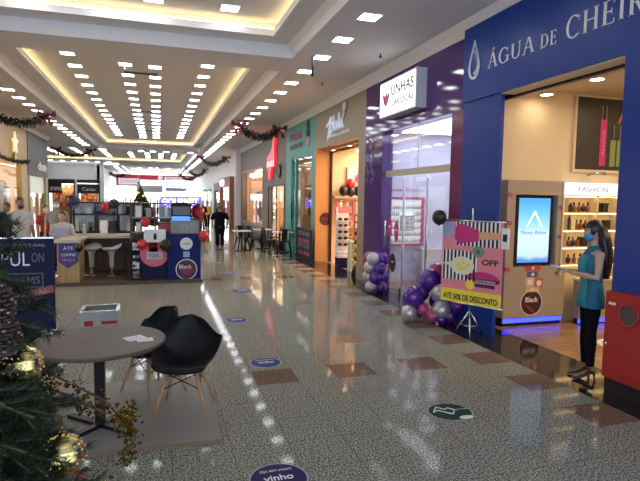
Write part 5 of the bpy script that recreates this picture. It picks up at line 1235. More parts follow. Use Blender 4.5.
bal(.92, 12.75, 1.60, .16, M_balred, 'largest red balloon at the top right corner of the kiosk')
# things in the glass cabinet
random.seed(6)
for k in range(9):
    x = -2.02+.155*k
    if k in (3, 7): continue
    boxitem('phone_box', x, x+.09, 14.6, 14.75, 1.02, 1.16+.2*random.random(), [M_wprint, M_gprint, M_black, M_wprint][k % 4], 'boxed phone on the lower glass cabinet shelf, %s place from left' % nth(k), 'box')
for k in range(6):
    x = -2.0+.24*k
    boxitem('accessory_box', x, x+.13, 14.6, 14.75, 1.48, 1.60+.1*random.random(), [M_gprint, M_wprint, M_black][k % 3], 'accessory box on the upper glass cabinet shelf, %s from left' % nth(k), 'box')
boxitem('tablet', -1.18, -1.02, 14.30-.05, 14.30, .99, 1.30, M_black, 'black tablet standing on the kiosk counter before the glass cabinet', 'tablet', MATS['dark_screen'])
boxitem('display_card', -1.40, -1.22, 14.24, 14.28, .99, 1.32, M_wprint, 'white display card beside the black tablet on the kiosk counter', 'card')
o = thing('bottle', 'clear spray bottle on the left end of the kiosk counter', 'bottle', (-1.66, 13.4, .99))
b = MB(); b.rings([(-1.66, 13.4, .99, .04, .04), (-1.66, 13.4, 1.17, .04, .04), (-1.66, 13.4, 1.23, .015, .015)], 12); part(b, 'flask', MATS['grey_paper'], o)
b = MB(); b.box((-1.69, 13.35, 1.23), (-1.64, 13.42, 1.27)); part(b, 'nozzle', M_wprint, o)
o = thing('laptop', 'pale laptop before the seated kiosk man', 'laptop', (-2.16, 13.2, .99))
b = MB(); b.box((-2.32, 13.12, .99), (-2.0, 13.3, 1.005)); part(b, 'base', M_gprint, o)
b = MB(); b.add([(-2.32, 13.12, 1.005), (-2.0, 13.12, 1.005), (-2.0, 13.05, 1.20), (-2.32, 13.05, 1.20), (-2.32, 13.13, 1.005), (-2.0, 13.13, 1.005), (-2.0, 13.06, 1.20), (-2.32, 13.06, 1.20)], [(0,3,2,1),(4,5,6,7),(0,1,5,4),(1,2,6,5),(2,3,7,6),(3,0,4,7)]); part(b, 'lid', mat('lid_blue', (.45, .5, .62), .4), o)
o = thing('stool', 'dark stool under the seated kiosk man', 'stool', (-2.17, 13.66, 0))
b = MB(); b.rings([(-2.17, 13.68, .62, .17, .17), (-2.17, 13.68, .66, .17, .17)], 18); part(b, 'seat', M_black, o)
b = MB(); b.tube([(-2.17, 13.68, .08), (-2.17, 13.68, .62)], .03, 8); b.rings([(-2.17, 13.68, 0, .2, .2), (-2.17, 13.68, .03, .18, .18), (-2.17, 13.68, .08, .03, .03)], 16); part(b, 'foot', M_chrome, o)
# bar stools
def bar_stool(loc, rz, lab):
    t = thing('bar_stool', lab, 'stool', loc, rz, 'white bar stools at the kiosk')
    M_sh = mat('white_shell', (.62, .60, .57), .3)
    b = MB(); n = 24; rr = []
    for r_, z_ in ((.02, .615), (.12, .622), (.20, .655), (.225, .70), (.215, .705), (.19, .665), (.11, .64), (.015, .635)):
        rr.append([(r_*math.cos(2*PI*j/n), r_*math.sin(2*PI*j/n), z_+(.10*max(0, math.sin(2*PI*j/n))**2*(r_/.22)**2)) for j in range(n)])
    b.loft(rr); lpart(b, 'seat', M_sh, t)
    b = MB(); b.lathe([(.105, .63), (.085, .58), (.062, .50), (.055, .20), (.04, .19)], n=16); lpart(b, 'column_sleeve', M_sh, t)
    b = MB(); b.lathe([(.022, .2), (.022, .05), (.05, .035), (.18, .012), (.185, 0)], n=20); lpart(b, 'foot', M_chrome, t)
    t.scale = (1, 1, .93)
    return t
bar_stool((-1.50, 13.3, KZ), -.3, 'left white tulip bar stool before the dark wooden kiosk counter')
bar_stool((-1.04, 13.1, KZ), -1.3, 'right white tulip bar stool with its seat turned sideways before the kiosk counter')
# small decorated tree on top of the kiosk
t = thing('small_christmas_tree', 'small dark christmas tree with yellow lights behind the kiosk shelves', 'christmas tree', (-.45, 15.6, 0))
random.seed(2)
b = MB()
for q in range(420):
    z = 1.15+1.0*random.random(); r_ = .52*(2.25-z)/1.05; a = random.random()*2*PI
    p0 = Vector((-.45, 15.6, z+.05)); p1 = Vector((-.45+r_*math.cos(a), 15.6+r_*math.sin(a), z-.05)); b.tube([p0, p1], [.04, .02], 4)
o = part(b, 'foliage', M_fol, t); o['kind'] = 'stuff'
b = MB(); b.tube([(-.45, 15.6, 0), (-.45, 15.6, 2.2), (-.52, 15.6, 2.34)], [.05, .03, .02], 8); part(b, 'trunk', M_bark, t)
b = MB()
for q in range(7): b.ball((-.62+.06*q, 15.25+.02*q, 1.5+.09*((q*3) % 7)), .03, 8, 6)
part(b, 'yellow_lights', mat('yellow_bulb', (.8, .7, .1), .5, emit=(.9, .8, .1), es=.7), t)
# far lit kiosk
t = thing('lit_kiosk', 'far kiosk with a bright blue and white lit letter sign', 'kiosk', (.95, 26.4, 0))
b = MB(); b.box((.1, 26.0, 0), (1.8, 27.6, 1.05)); part(b, 'counter', M_ink, t)
b = MB(); b.box((.15, 26.5, 1.05), (.2, 26.55, 1.5)); b.box((1.7, 26.5, 1.05), (1.75, 26.55, 1.5)); part(b, 'post', M_ink, t)
b = MB(); b.box((.12, 26.05, 1.46), (2.05, 26.2, 1.95)); part(b, 'sign_box', mat('blue_lit_sign', (.1, .1, .6), .5, emit=(.12, .10, .9), es=1.6), t)
text('GOURMET', mat('white_lit_letters', (.9, .9, .9), .5, emit=(.9, .9, 1), es=2.6), (.2, 26.05, 1.56), UX, V, w=1.7, h=.3, d=.03, parent=t, bold=.03)

# ================================================================ foreground
# platform
t = thing('platform', 'low grey board under the round table and chairs', 'platform', (-.3, 4.85, 0), -.04)
b = MB(); b.box((-.85, -.76, 0), (.80, .78, .028)); lpart(b, 'board', mat('grey_carpet_board', (.235, .22, .20), .6, vary=.12, scale=60), t)
b = MB(); b.box((.80, -.76, 0), (.815, .78, .026)); b.box((-.85, -.775, 0), (.815, -.76, .026)); lpart(b, 'edge_strip', mat('brown_edge', (.2, .13, .09), .6), t)
PZ = .028
# table
t = thing('round_table', 'round table with a grey wood top on a black pedestal', 'table', (-.47, 4.56, PZ))
M_gw = wood('grey_wood', (.075, .056, .042), (.125, .097, .074), (1.5, 14, 14), .55)
b = MB(); b.lathe([(.0001, .700), (.515, .700), (.525, .708), (.525, .726), (.518, .732), (.0001, .732)], n=64, smooth=False); lpart(b, 'tabletop', M_gw, t)
b = MB(); b.box((-.04, -.04, .03), (.04, .04, .69)); b.box((-.15, -.15, .69), (.15, .15, .70)); lpart(b, 'pedestal', M_blackm, t)
for a in range(2):
    b = MB(); d = Vector((math.cos(.82+a*PI/2), math.sin(.82+a*PI/2), 0)); e_ = Vector((-d.y, d.x, 0))
    b.poly([-d*.37+e_*.03+V*.0, d*.37+e_*.03, d*.37-e_*.03, -d*.37-e_*.03], (0, 0, 1), .03+.001*a); lpart(b, 'foot', M_blackm, t)
tz = PZ+.7325
for k, (x, y, a, w_, h_, lab) in enumerate(((-.19, 4.54, .5, .16, .13, 'white folded paper lying on the round table'), (-.11, 4.47, .15, .13, .10, 'second white paper overlapping the first on the round table'))):
    o = thing('paper', lab, 'paper', (x, y, tz), a)
    b = MB(); b.add([(-w_/2, -h_/2, 0), (w_/2, -h_/2, 0), (w_/2, h_/2, 0), (-w_/2, h_/2, 0), (-w_/2, -h_/2, .002), (w_/2, -h_/2, .002), (w_/2, h_/2, .004), (-w_/2, h_/2, .004)], [(0,3,2,1),(4,5,6,7),(0,1,5,4),(1,2,6,5),(2,3,7,6),(3,0,4,7)]); lpart(b, 'sheet', M_wprint, o)
    b = MB(); 
    for q in range(3): b.box((-w_*.35, -h_*.3+.03*q, .0045), (w_*.3, -h_*.25+.03*q, .005))
    lpart(b, 'print', M_gprint, o)
# shell armchairs
def shell_chair(label):
    t = thing('shell_chair', label, 'chair', (0, 0, 0), 0, 'black shell armchairs')
    prof = [(-.235, .405, .20), (-.245, .43, .225), (-.22, .445, .24), (-.12, .428, .255), (0, .415, .265), (.10, .42, .27), (.165, .455, .27), (.205, .52, .262), (.228, .60, .25), (.25, .68, .225), (.268, .75, .185), (.28, .80, .13), (.283, .815, .08)]
    NV, NU = 26, 25; vs = []
    def ip(v):
        f = v*(len(prof)-1); i = min(int(f), len(prof)-2); q = f-i
        g = lambda j: Vector(prof[max(0, min(len(prof)-1, j))])
        a, b_, c_, d = g(i-1), g(i), g(i+1), g(i+2)
        return .5*((2*b_)+(c_-a)*q+(2*a-5*b_+4*c_-d)*q*q+(3*b_-a-3*c_+d)*q**3)
    for i in range(NV):
        v = i/(NV-1); y, z, hw_ = ip(v)
        arm = math.exp(-((v-.50)/.20)**2)       # how far the sides rise into arm rests
        back = max(0, min(1, (v-.5)/.3))
        for j in range(NU):
            u = -1+2*j/(NU-1); au = abs(u)
            x = hw_*u*(1+.20*arm*au**2)
            zz = z+(.03*(1-back))*au**2.2+.205*arm*(1-back*.45)*au**3.2 - .035*arm*max(0, au-.86)/.14*(1)
            yy = y-.10*back*au**2-.10*arm*au**4*(.4+.6*back)
            vs.append((x, yy, zz))
    b = MB(); b.add(vs, [(i*NU+j, i*NU+j+1, (i+1)*NU+j+1, (i+1)*NU+j) for i in range(NV-1) for j in range(NU-1)], 0, True)
    o = lpart(b, 'shell', mat('black_shell', (.010, .010, .011), .5, vary=.15, scale=200, spec=.22), t); md = o.modifiers.new('t', 'SOLIDIFY'); md.thickness = .008; md = o.modifiers.new('s', 'SUBSURF'); md.levels = md.render_levels = 1
    M_leg = wood('beech_wood', (.36, .20, .09), (.52, .32, .16), (14, 14, 1), .4)
    tops = [(-.12, -.12), (.12, -.12), (.11, .12), (-.11, .12)]; bots = [(-.235, -.205), (.235, -.205), (.225, .225), (-.225, .225)]
    for (tx, ty), (bx, by) in zip(tops, bots):
        b = MB(); b.tube([(bx, by, 0), ((bx+tx)/2, (by+ty)/2, .19), (tx, ty, .39)], [.010, .016, .017], 10); lpart(b, 'leg', M_leg, t)
    L = lambda q, f: Vector((bots[q][0], bots[q][1], 0)).lerp(Vector((tops[q][0], tops[q][1], .39)), f)
    for (i, j) in ((0, 1), (1, 2), (2, 3), (3, 0)):
        b = MB(); b.tube([L(i, .62), L(j, .96)], .005, 6); b.tube([L(j, .62), L(i, .96)], .005, 6); lpart(b, 'strut', M_blackm, t)
    b = MB(); b.tube([L(0, .98), L(1, .98)], .008, 6); b.tube([L(2, .98), L(3, .98)], .008, 6); b.box((-.13, -.13, .385), (.13, .13, .40)); lpart(b, 'bracket', M_blackm, t)
    return t
def yaw(fx, fy): return math.atan2(fx, -fy)
c0 = shell_chair('front black shell armchair with wooden legs right of the round table')
c0.location = (.22, 4.72, PZ); c0.rotation_euler = (0, 0, yaw(-.25, -.97))
dup(c0, (-.06, 5.25, PZ), yaw(-.82, -.57), 'black shell armchair behind the front one, turned towards the table')
dup(c0, (-1.12, 5.02, PZ), yaw(.9, -.45), 'black shell armchair on the far left of the table, mostly hidden by the christmas tree')
# silver box
o = thing('planter_box', 'open silver grey box on the floor behind the round table', 'box', (-.77, 7.68, 0))
b = MB(); x0, x1, y0, y1 = -1.0, -.52, 7.45, 7.9
b.box((x0, y0, 0), (x1, y0+.03, .38)); b.box((x0, y1-.03, 0), (x1, y1, .38)); b.box((x0, y0+.03, 0), (x0+.03, y1-.03, .38)); b.box((x1-.03, y0+.03, 0), (x1, y1-.03, .38)); b.box((x0, y0, 0), (x1, y1, .02)); part(b, 'casing', mat('silver_box', (.36, .37, .37), .35, .5), o)
b = MB(); b.frame((x0-.01, y0-.01, .38), UX, (0, 1, 0), V, .50, .47, .05, .02); part(b, 'rim', M_chrome, o)
b = MB(); b.box((x0+.03, y0+.03, .25), (x1-.03, y1-.03, .27)); part(b, 'inner_lid', M_ink, o)
b = MB(); b.box((x0+.05, y0-.003, .20), (x0+.16, y0, .27)); b.box((x1-.22, y0-.003, .22), (x1-.02, y0, .26)); part(b, 'red_lettering', M_red, o)
# navy banner
t = thing('roll_up_banner', 'navy blue roll up banner behind the christmas tree on the left', 'banner', (-1.83, 7.95, 0))
b = MB(); b.box((-2.28, 7.94, .08), (-1.375, 7.95, 1.345)); s = part(b, 'banner_cloth', M_navy, t)
b = MB(); b.box((-2.3, 7.88, 0), (-1.36, 8.02, .08)); part(b, 'base', M_chrome, t)
b = MB(); b.tube([(-1.83, 7.97, .08), (-1.83, 7.97, 1.345)], .012, 8); b.box((-2.28, 7.935, 1.345), (-1.375, 7.965, 1.365)); part(b, 'rail_and_pole', M_chrome, t)
text('LINHA INDUSTRIAL', M_gprint, (-2.22, 7.94, 1.235), UX, V, w=.74, h=.04, parent=s)
text('PUL', M_wprint, (-2.02, 7.94, .97), UX, V, w=.34, h=.19, parent=s)
text('ON', mat('dim_print', (.12, .15, .16), .5), (-1.655, 7.94, 1.02), UX, V, w=.15, h=.13, parent=s)
b = MB(); b.frame((-2.26, 7.94, .67), UX, V, (0, -1, 0), .74, .20, .012, .003); part(b, 'letter_box', MATS['dim_print'], s)
text('UNIFORMS', MATS['dim_print'], (-2.22, 7.94, .72), UX, V, w=.66, h=.10, parent=s)
ux = Vector((.97, 0, .22)).normalized(); vx = Vector((-.22, 0, .97)).normalized()
b = MB(); b.slab((-2.26, 7.94, .40), ux, vx, (0, -1, 0), 0, .90, 0, .10, .003); part(b, 'orange_band', mat('rust_print', (.30, .07, .05), .5), s)
text('PRESERVAL', M_gprint, Vector((-2.02, 7.937, .47)), ux, vx, w=.58, h=.06, d=.003, parent=s)

# decals on the floor
def decal(x, y, rx, ry, m, label, txt=None, rot=0, kind=0):
    t = thing('floor_decal', label, 'floor sticker', (x, y, 0))
    b = MB(); b.disc((x, y, .0005), (rx, ry), .0015, 36); part(b, 'rim', M_gprint if kind != 1 else M_tan, t)
    b = MB(); b.disc((x, y, .002), (rx*.93, ry*.93), .0008, 36); s = part(b, 'face', m, t)
    if kind == 0:
        text(txt or 'SEJA BEM VINDO', M_wprint, (x, y+ry*.42, .0028), UX, (0, 1, 0), w=rx*1.1, h=ry*.16, d=.0006, parent=s, center=True)
        text('vinho', M_wprint, (x, y-ry*.12, .0028), UX, (0, 1, 0), w=rx*1.0, h=ry*.36, d=.0006, parent=s, center=True, bold=.02)
    return t, s
decal(.79, 3.40, .21, .21, M_violetv, 'violet round floor sticker at the bottom edge of the picture')
decal(1.21, 5.95, .19, .19, M_bluev, 'blue round floor sticker beside a brown tile right of the chairs', 'MANTENHA')
decal(1.19, 8.19, .18, .18, M_bluev, 'blue round floor sticker, second one going down the corridor', 'MANTENHA')
decal(1.67, 10.75, .22, .22, M_bluev, 'blue round floor sticker level with the kiosk front', 'MANTENHA')
decal(1.72, 13.42, .22, .22, M_bluev, 'blue round floor sticker beside the kiosk', 'MANTENHA')
decal(1.70, 15.6, .2, .2, M_bluev, 'blue round floor sticker just before the walking man', 'MANTENHA')
decal(2.57, 6.70, .21, .21, mat('clear_brown_vinyl', (.16, .13, .10), .3), 'dark worn round floor sticker in the middle of the corridor', None, 0, 1)
decal(2.60, 9.35, .2, .2, mat('faded_brown_vinyl', (.2, .14, .09), .3), 'faded brown round floor sticker farther down the corridor', None, 0, 1)
t, s = decal(2.57, 4.10, .215, .20, M_green, 'dark green oval floor sticker with a white outlined arrow', None, 0, 2)
b = MB(); P = [(-.16, .02), (-.08, .12), (-.02, .05), (.02, .08), (.06, .02), (0, -.06), (-.04, -.02), (-.10, .05)]
for q in range(len(P)): 
    p0, p1 = P[q], P[(q+1) % len(P)]; b.tube([(2.57+p0[0], 4.10+p0[1], .003), (2.57+p1[0], 4.10+p1[1], .003)], .005, 5)
part(b, 'arrow_outline', M_wprint, s)
text('distancia segura', M_wprint, (2.62, 4.11, .003), UX, (0, 1, 0), w=.15, h=.025, d=.0006, parent=s)
b = MB(); b.disc((2.65, 3.95, .003), (.07, .035), .001, 20); part(b, 'white_tab', M_wprint, s)

# cafe tables outside the teal shop
def cafe_table(x, y, lab):
    t = thing('cafe_table', lab, 'table', (x, y, 0), 0, 'cafe tables outside the teal shop')
    b = MB(); b.box((-.32, -.32, .72), (.32, .32, .75)); lpart(b, 'tabletop', M_white, t)
    b = MB(); b.tube([(0, 0, .02), (0, 0, .72)], .03, 8); b.box((-.25, -.03, 0), (.25, .03, .03)); b.box((-.03, -.25, 0), (.03, .25, .031)); lpart(b, 'pedestal', M_blackm, t)
def cafe_chair(label):
    t = thing('cafe_chair', label, 'chair', (0, 0, 0), 0, 'black cafe chairs')
    b = MB(); b.box((-.19, -.19, .44), (.19, .19, .465)); lpart(b, 'seat', M_black, t)
    b = MB(); b.poly([(-.07, .175, .465), (.07, .175, .465), (.10, .215, .86), (-.10, .215, .86)], (0, 1, 0), .015)
    b.tube([(-.18, .17, .46), (-.19, .20, .70), (-.15, .22, .86), (0, .23, .88), (.15, .22, .86), (.19, .20, .70), (.18, .17, .46)], .018, 6); lpart(b, 'backrest', M_black, t)
    for sx in (-1, 1):
        for sy in (-1, 1):
            b = MB(); b.tube([(sx*.15, sy*.15, .445), (sx*.24, sy*.24, 0)], [.034, .020], 6); lpart(b, 'leg', M_black, t)
    return t
cc = None
for k, (x, y, nm, ch) in enumerate(((2.92, 18.9, 'leftmost', ((.50, -.18, -PI/2-.1, 'right of'), (.1, .55, .2, 'behind'))), (3.85, 19.75, 'middle', ((-.42, -.30, PI/2+.5, 'left of'), (.46, -.22, -PI/2-.3, 'right of'))), (4.26, 18.15, 'rightmost', ((-.05, -.55, PI-.2, 'in front of'), (-.46, .0, PI/2, 'left of'))))):
    cafe_table(x, y, 'small white topped cafe table, %s of the three outside the teal shop' % nm)
    for dx, dy, rz, wh in ch:
        lab = 'black metal cafe chair %s the %s cafe table' % (wh, nm)
        if cc is None: cc = cafe_chair(lab); cc.location = (x+dx, y+dy, 0); cc.rotation_euler = (0, 0, rz)
        else: dup(cc, (x+dx, y+dy, 0), rz, lab)
# chalk menu board
t = thing('menu_board', 'black menu board with pink and white chalk lettering outside the teal shop', 'menu board', (4.42, 15.75, 0))
b = MB(); b.box((4.40, 15.0, .05), (4.44, 16.6, 1.0)); part(b, 'board', M_ink, t)
b = MB(); b.frame((4.39, 16.62, .0), U, V, (-1, 0, 0), 1.64, 1.03, .05, .02); part(b, 'frame', M_blackm, t)
for z, s_, m_ in ((.78, 'CAFE DA TARDE', M_gprint), (.55, 'PROMO', MATS['rose_print']), (.40, 'DO DIA', M_gprint), (.16, '10,90', MATS['rose_print'])): text(s_, m_, (4.40, 16.45, z), U, V, w=1.3, h=.13, parent=t)

# hanging garlands
M_bow = mat('burgundy_ribbon', (.20, .012, .03), .5)
M_silver = mat('silver_tinsel', (.6, .6, .6), .25, .8)
def garland(label, p0, p1, sag, bow=(True, True), r=.19, n=26):
    t = thing('garland', label, 'garland', ((p0[0]+p1[0])/2, p0[1], p0[2]-sag))
    P = [Vector(p0).lerp(Vector(p1), i/n)-V*sag*4*(i/n)*(1-i/n) for i in range(n+1)]
    random.seed(int(p0[1]*10)); b = MB(); b.tube(P, .02, 6)
    for q in range(len(P)*16):
        i = random.randrange(n); c_ = P[i].lerp(P[i+1], random.random()); d = Vector((random.uniform(-1, 1), random.uniform(-1, 1), random.uniform(-1, 1))).normalized()
        b.tube([c_, c_+d*r*random.uniform(.6, 1.25)], [.024, .008], 4, 0, False)
    o = part(b, 'fir_foliage', M_fol, t); o['kind'] = 'stuff'
    b = MB(); rb = MB()
    for q in range(n*2):
        i = random.randrange(n); c_ = P[i].lerp(P[i+1], random.random())+Vector((random.uniform(-.7, .7)*r, -random.random()*r, random.uniform(-.7, .7)*r)); (b if q % 3 else rb).ball(c_, .022 if q % 3 else .035, 7, 5)
    part(b, 'silver_beads', M_silver, t)['kind'] = 'stuff'; part(rb, 'red_baubles', M_bow, t)['kind'] = 'stuff'
    for e_, on in zip((P[0], P[-1]), bow):
        if not on: continue
        b = MB()
        for s in (-1, 1):
            b.poly([e_+Vector((s*.02, -.12, .0)), e_+Vector((s*.26, -.14, .17)), e_+Vector((s*.28, -.14, -.05))], (0, 1, 0), .05)
            b.poly([e_+Vector((s*.0, -.12, .0)), e_+Vector((s*.08, -.12, -.34)), e_+Vector((s*.2, -.12, -.3))], (0, 1, 0), .03)
        b.ball(e_+Vector((0, -.13, .02)), .06, 8, 6); part(b, 'bow', M_bow, t)
    b = MB(); 
    for e_ in (P[0], P[-1]): b.tube([e_, (e_.x, e_.y, ZS)], .006, 5)
    part(b, 'hanger', M_ink, t)
    return t
garland('nearest right garland with burgundy bows hanging before the teal sign', (2.80, 19.0, 4.54), (4.30, 19.0, 4.48), .36)
garland('nearest left garland with a burgundy bow hanging from the left ceiling', (-4.85, 19.2, 4.42), (-3.42, 19.2, 4.52), .22, (False, True))
garland('second right garland farther down the corridor', (2.68, 34.6, 4.5), (4.3, 34.6, 4.5), .42, (True, True), .2)
garland('left garland hanging over the plaza', (-5.5, 33.2, 4.55), (-3.65, 33.2, 4.55), .32, (True, True), .15)
garland('third right garland far down the corridor', (2.8, 50, 4.42), (4.3, 50, 4.45), .5, (True, True), .2)
garland('farthest right garland near the end of the mall', (2.4, 60, 4.35), (4.3, 60, 4.35), .5, (True, False), .22)
garland('farthest left garland before the red far sign', (-5.0+.1, 61, 4.4), (-3.4, 61, 4.3), .3, (True, False), .22)
t = thing('garland', 'thin dark garland draped along the yellow shop fascia', 'garland', (-5.0, 21.5, 3.1))
b = MB(); P = [Vector((-5.02, 19.0+.3*q, 3.30-.16*math.sin(PI*(q/17)))) for q in range(18)]; b.tube(P, .03, 6)
for q in range(260):
    i = random.randrange(17); c_ = P[i].lerp(P[i+1], random.random()); d = Vector((abs(random.uniform(-1, 1)), random.uniform(-1, 1), random.uniform(-1, 1))).normalized(); b.tube([c_, c_+d*.12], [.015, .004], 4, 0, False)
o = part(b, 'fir_foliage', M_fol, t); o['kind'] = 'stuff'

# ================================================================ big christmas tree in the foreground
TX, TY = -1.0, 1.93
t = thing('christmas_tree', 'large dark green christmas tree cut by the left edge of the picture', 'christmas tree', (TX, TY, 0))
b = MB(); b.tube([(TX, TY, 0), (TX, TY, 2.9)], [.07, .015], 10); part(b, 'trunk', M_bark, t)
random.seed(11)
def RT(z): return (.53+.24*min(1, max(0, (1.85-z)/.9)))*min(1, max(.0, (3.0-z)/1.35))
N_ = MB(); N2 = MB(); TW = MB()
def needle(mbk, p, d, l, w_=.0016):
    s_ = d.cross(Vector((.3, .5, .8))).normalized()*w_; k_ = d.cross(s_).normalized()*w_
    e_ = p+d*l
    mbk.add([p+s_, p-s_*.5+k_*.9, p-s_*.5-k_*.9, e_], [(0, 1, 3), (1, 2, 3), (2, 0, 3)])
def twig(p0, p1, dens, nl):
    v_ = p1-p0; L_ = v_.length; d0 = v_.normalized(); TW.tube([p0, p1], [.005, .0025], 4)
    a1 = d0.cross(V); a1 = a1.normalized() if a1.length > .1 else Vector((1, 0, 0)); a2 = d0.cross(a1)
    m_ = N2 if random.random() < .3 else N_
    for q in range(int(L_*dens)):
        f = random.random(); a = random.random()*2*PI
        d = (d0*.75+(a1*math.cos(a)+a2*math.sin(a))).normalized(); needle(m_, p0.lerp(p1, f), d, nl*random.uniform(.7, 1.15))
for q in range(560):
    z = random.uniform(.25, 2.75); a = random.uniform(-PI, PI)
    # only the half of the crown that can be seen is dense
    if a > 1.9 or a < -2.6: 
        if random.random() < .55: continue
    R_ = RT(z)*random.uniform(.78, 1.06)
    p0 = Vector((TX, TY, z+.10)); tip = Vector((TX+R_*math.cos(a), TY+R_*math.sin(a), z-.10+random.uniform(-.06, .05)))
    midp = p0.lerp(tip, .35); TW.tube([p0, midp, tip], [.012, .008, .004], 5)
    twig(midp, tip, 620, .040)
    for s in range(7):
        f = .42+.5*s/7; b0 = p0.lerp(tip, f); sd = (tip-p0).normalized().cross(V)*(1 if s % 2 else -1)
        b1 = b0+((tip-p0).normalized()*.8+sd*.75+V*random.uniform(-.35, .25)).normalized()*random.uniform(.12, .2)
        twig(b0, b1, 620, .040)
for tip in ((-.52, 2.14, 1.86), (-.50, 2.16, 1.80), (-.49, 2.12, 1.74), (-.53, 2.08, 1.70), (-.50, 2.04, 1.83), (-.45, 2.14, 1.60), (-.39, 2.12, 1.54), (-.42, 2.1, 1.47), (-.46, 2.0, 1.45), (-.36, 2.06, 1.06), (-.33, 2.04, .98), (-.42, 1.96, 1.12), (-.46, 1.96, 1.2), (-.40, 1.92, .98), (-.31, 1.9, .93), (-.45, 1.9, 1.05), (-.44, 2.02, 1.28)):
    tip = Vector(tip); p0 = Vector((TX, TY, tip.z+.14)); midp = p0.lerp(tip, .4); TW.tube([p0, midp, tip], [.010, .007, .003], 5); twig(midp, tip, 750, .042)
    for s in range(8):
        f = .45+.5*s/8; b0 = p0.lerp(tip, f); sd = (tip-p0).normalized().cross(V)*(1 if s % 2 else -1)
        twig(b0, b0+((tip-p0).normalized()*.8+sd*.6+V*random.uniform(-.4, .3)).normalized()*random.uniform(.08, .13), 750, .042)
o = part(N_, 'needles', M_fol, t); o['kind'] = 'stuff'
o = part(N2, 'needles', M_foll, t, 'lighter green needles'); o['kind'] = 'stuff'
o = part(TW, 'branches', M_bark, t); o['kind'] = 'stuff'
# gold baubles
def bauble(c_, r, label):
    t = thing('bauble', label, 'bauble', (c_[0], c_[1], c_[2]-r))
    b = MB(); n = 30; rr = []
    for i in range(1, 24):
        th = -PI/2+PI*i/24; f = 1+.035*math.cos(th*14)
        rr.append([(c_[0]+r*f*math.cos(th)*math.cos(2*PI*j/n), c_[1]+r*f*math.cos(th)*math.sin(2*PI*j/n), c_[2]+r*f*math.sin(th)) for j in range(n)])
    b.loft(rr); part(b, 'globe', M_gold, t)
    b = MB(); b.lathe([(r*.2, r*.96), (r*.2, r*1.14), (r*.06, r*1.16)], c_, 12); b.tube([Vector(c_)+V*r*1.15, Vector(c_)+V*r*1.5], .003, 5); part(b, 'cap', M_goldleaf, t)
    b = MB()
    for lv in (-.15, .35, .6):
        for j in range(16):
            a = 2*PI*j/16; q = math.sqrt(1-lv*lv); b.ball((c_[0]+r*1.02*q*math.cos(a), c_[1]+r*1.02*q*math.sin(a), c_[2]+r*1.02*lv), r*.05, 6, 4)
    part(b, 'glitter_dots', mat('glitter', (.9, .85, .6), .2, .6), t)['kind'] = 'stuff'
bauble((-.462, 2.03, 1.95-.605), .068, 'upper gold bauble on the christmas tree beside the round table')
bauble((-.325, 1.95, 1.95-.915), .074, 'lower larger gold bauble on the christmas tree')
# pine cone
def cone(c_, r, h, label):
    t = thing('pine_cone', label, 'pine cone', (c_[0], c_[1], c_[2]-h/2)); core = MB(); core.ball(c_, (r*.5, r*.5, h*.48), 10, 8); part(core, 'core', M_bark, t)
    b = MB()
    for lv in range(11):
        z = -h*.46+h*.92*lv/10; rr = r*math.sqrt(max(.06, 1-(z/(h*.52))**2))
        for j in range(9):
            a = 2*PI*(j+.5*(lv % 2))/9; d = Vector((math.cos(a), math.sin(a), -.25)); s_ = Vector((-math.sin(a), math.cos(a), 0)); p0 = Vector(c_)+V*z+d*rr*.35; p1 = Vector(c_)+V*z+d*rr
            b.poly([p0-s_*.006, p0+s_*.006, p1+s_*.013, p1-s_*.013], (0, 0, 1), .006); b.box(p1-Vector((.004, .004, .0)), p1+Vector((.004, .004, .007)), 1 if (lv+j) % 3 == 0 else 0)
    part(b, 'scales', [mat('cone_brown', (.05, .026, .02), .6), mat('cone_frost', (.26, .21, .19), .7)], t)
cone((-.49, 1.86, 1.95-.35), .052, .14, 'upper brown pine cone with pale tips on the christmas tree')
cone((-.475, 1.88, 1.95-.46), .048, .12, 'lower brown pine cone below the other on the christmas tree')
# gold leaf spray
random.seed(21)
t = thing('gold_leaf_spray', 'curving spray of small gold leaves reaching out of the christmas tree before the table', 'ornament', (-.6, 2.2, 1.25))
stem = [(-.62, 2.22, -.66), (-.42, 2.18, -.68), (-.31, 2.14, -.73), (-.20, 2.10, -.79), (-.125, 2.07, -.87), (-.09, 2.05, -.93), (-.12, 2.06, -.99), (-.155, 2.07, -1.02)]
st = [Vector((x, y, 1.95+z)) for x, y, z in stem]
st2 = [Vector((x, y, 1.95+z)) for x, y, z in ((-.60, 2.2, -.68), (-.43, 2.16, -.73), (-.34, 2.13, -.76), (-.26, 2.10, -.80), (-.20, 2.08, -.83))]
st3 = [Vector((x, y, 1.95+z)) for x, y, z in ((-.40, 2.02, -1.13), (-.32, 2.04, -1.12), (-.25, 2.06, -1.09), (-.20, 2.08, -1.06))]
b = MB()
for q in (st, st2, st3): b.tube(q, .0045, 6)
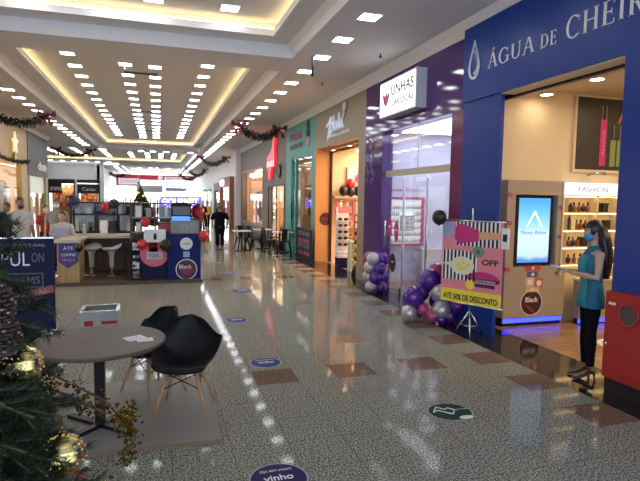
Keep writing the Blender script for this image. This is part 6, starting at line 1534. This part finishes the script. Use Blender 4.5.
part(b, 'stem', M_bark, t)
b = MB()
def leaf(c_, d, l):
    d = d.normalized(); s_ = d.cross(Vector((.2, -.9, .3))).normalized(); n_ = d.cross(s_)
    w_ = l*.42
    b.add([c_, c_+d*l*.5+s_*w_+n_*.003, c_+d*l, c_+d*l*.5-s_*w_+n_*.003, c_+d*l*.5+n_*.008, c_+d*l*.5-n_*.004], [(0, 1, 4), (1, 2, 4), (2, 3, 4), (3, 0, 4), (0, 5, 1), (1, 5, 2), (2, 5, 3), (3, 5, 0)])
for path, cnt in ((st, 230), (st2, 130), (st3, 24)):
    for q in range(cnt):
        i = random.randrange(len(path)-1); c_ = path[i].lerp(path[i+1], random.random()); o_ = Vector((random.uniform(-1, 1), random.uniform(-1, 1), random.uniform(-1.2, .6)))*.028
        leaf(c_+o_*.8, o_+Vector((0, 0, -.005)), random.uniform(.010, .020))
for q in range(110):
    c_ = Vector((-.125, 2.07, 1.95-.85))+Vector((random.gauss(0, .02), random.gauss(0, .02), random.gauss(0, .025))); leaf(c_, Vector((random.uniform(-1, 1), random.uniform(-1, 1), random.uniform(-1, 1))), random.uniform(.012, .022))
for q in range(110):
    c_ = Vector((-.43, 2.08, 1.95-.74))+Vector((random.gauss(0, .03), random.gauss(0, .03), random.gauss(0, .04))); leaf(c_, Vector((random.uniform(-1, 1), random.uniform(-1, 1), random.uniform(-1, 1))), random.uniform(.012, .022))
o = part(b, 'gold_leaves', M_goldleaf, t); o['kind'] = 'stuff'
b = MB(); b.ball((-.275, 1.96, 1.95-1.02), .018, 10, 8); b.tube([(-.275, 1.96, 1.95-1.0), (-.30, 1.98, 1.95-.95)], .003, 5); solo(b, 'berry', M_balred, 'single red berry ornament low on the christmas tree', 'ornament')

# ================================================================ checks
seen = {}
for o in C.objects:
    if o.parent is None and o.get('label'):
        k_ = o['label']
        if k_ in seen and not o.get('group'): print('DUP LABEL', k_)
        seen[k_] = 1
        nw = len(k_.split())
        if nw < 4 or nw > 16: print('LABEL LENGTH', nw, k_)
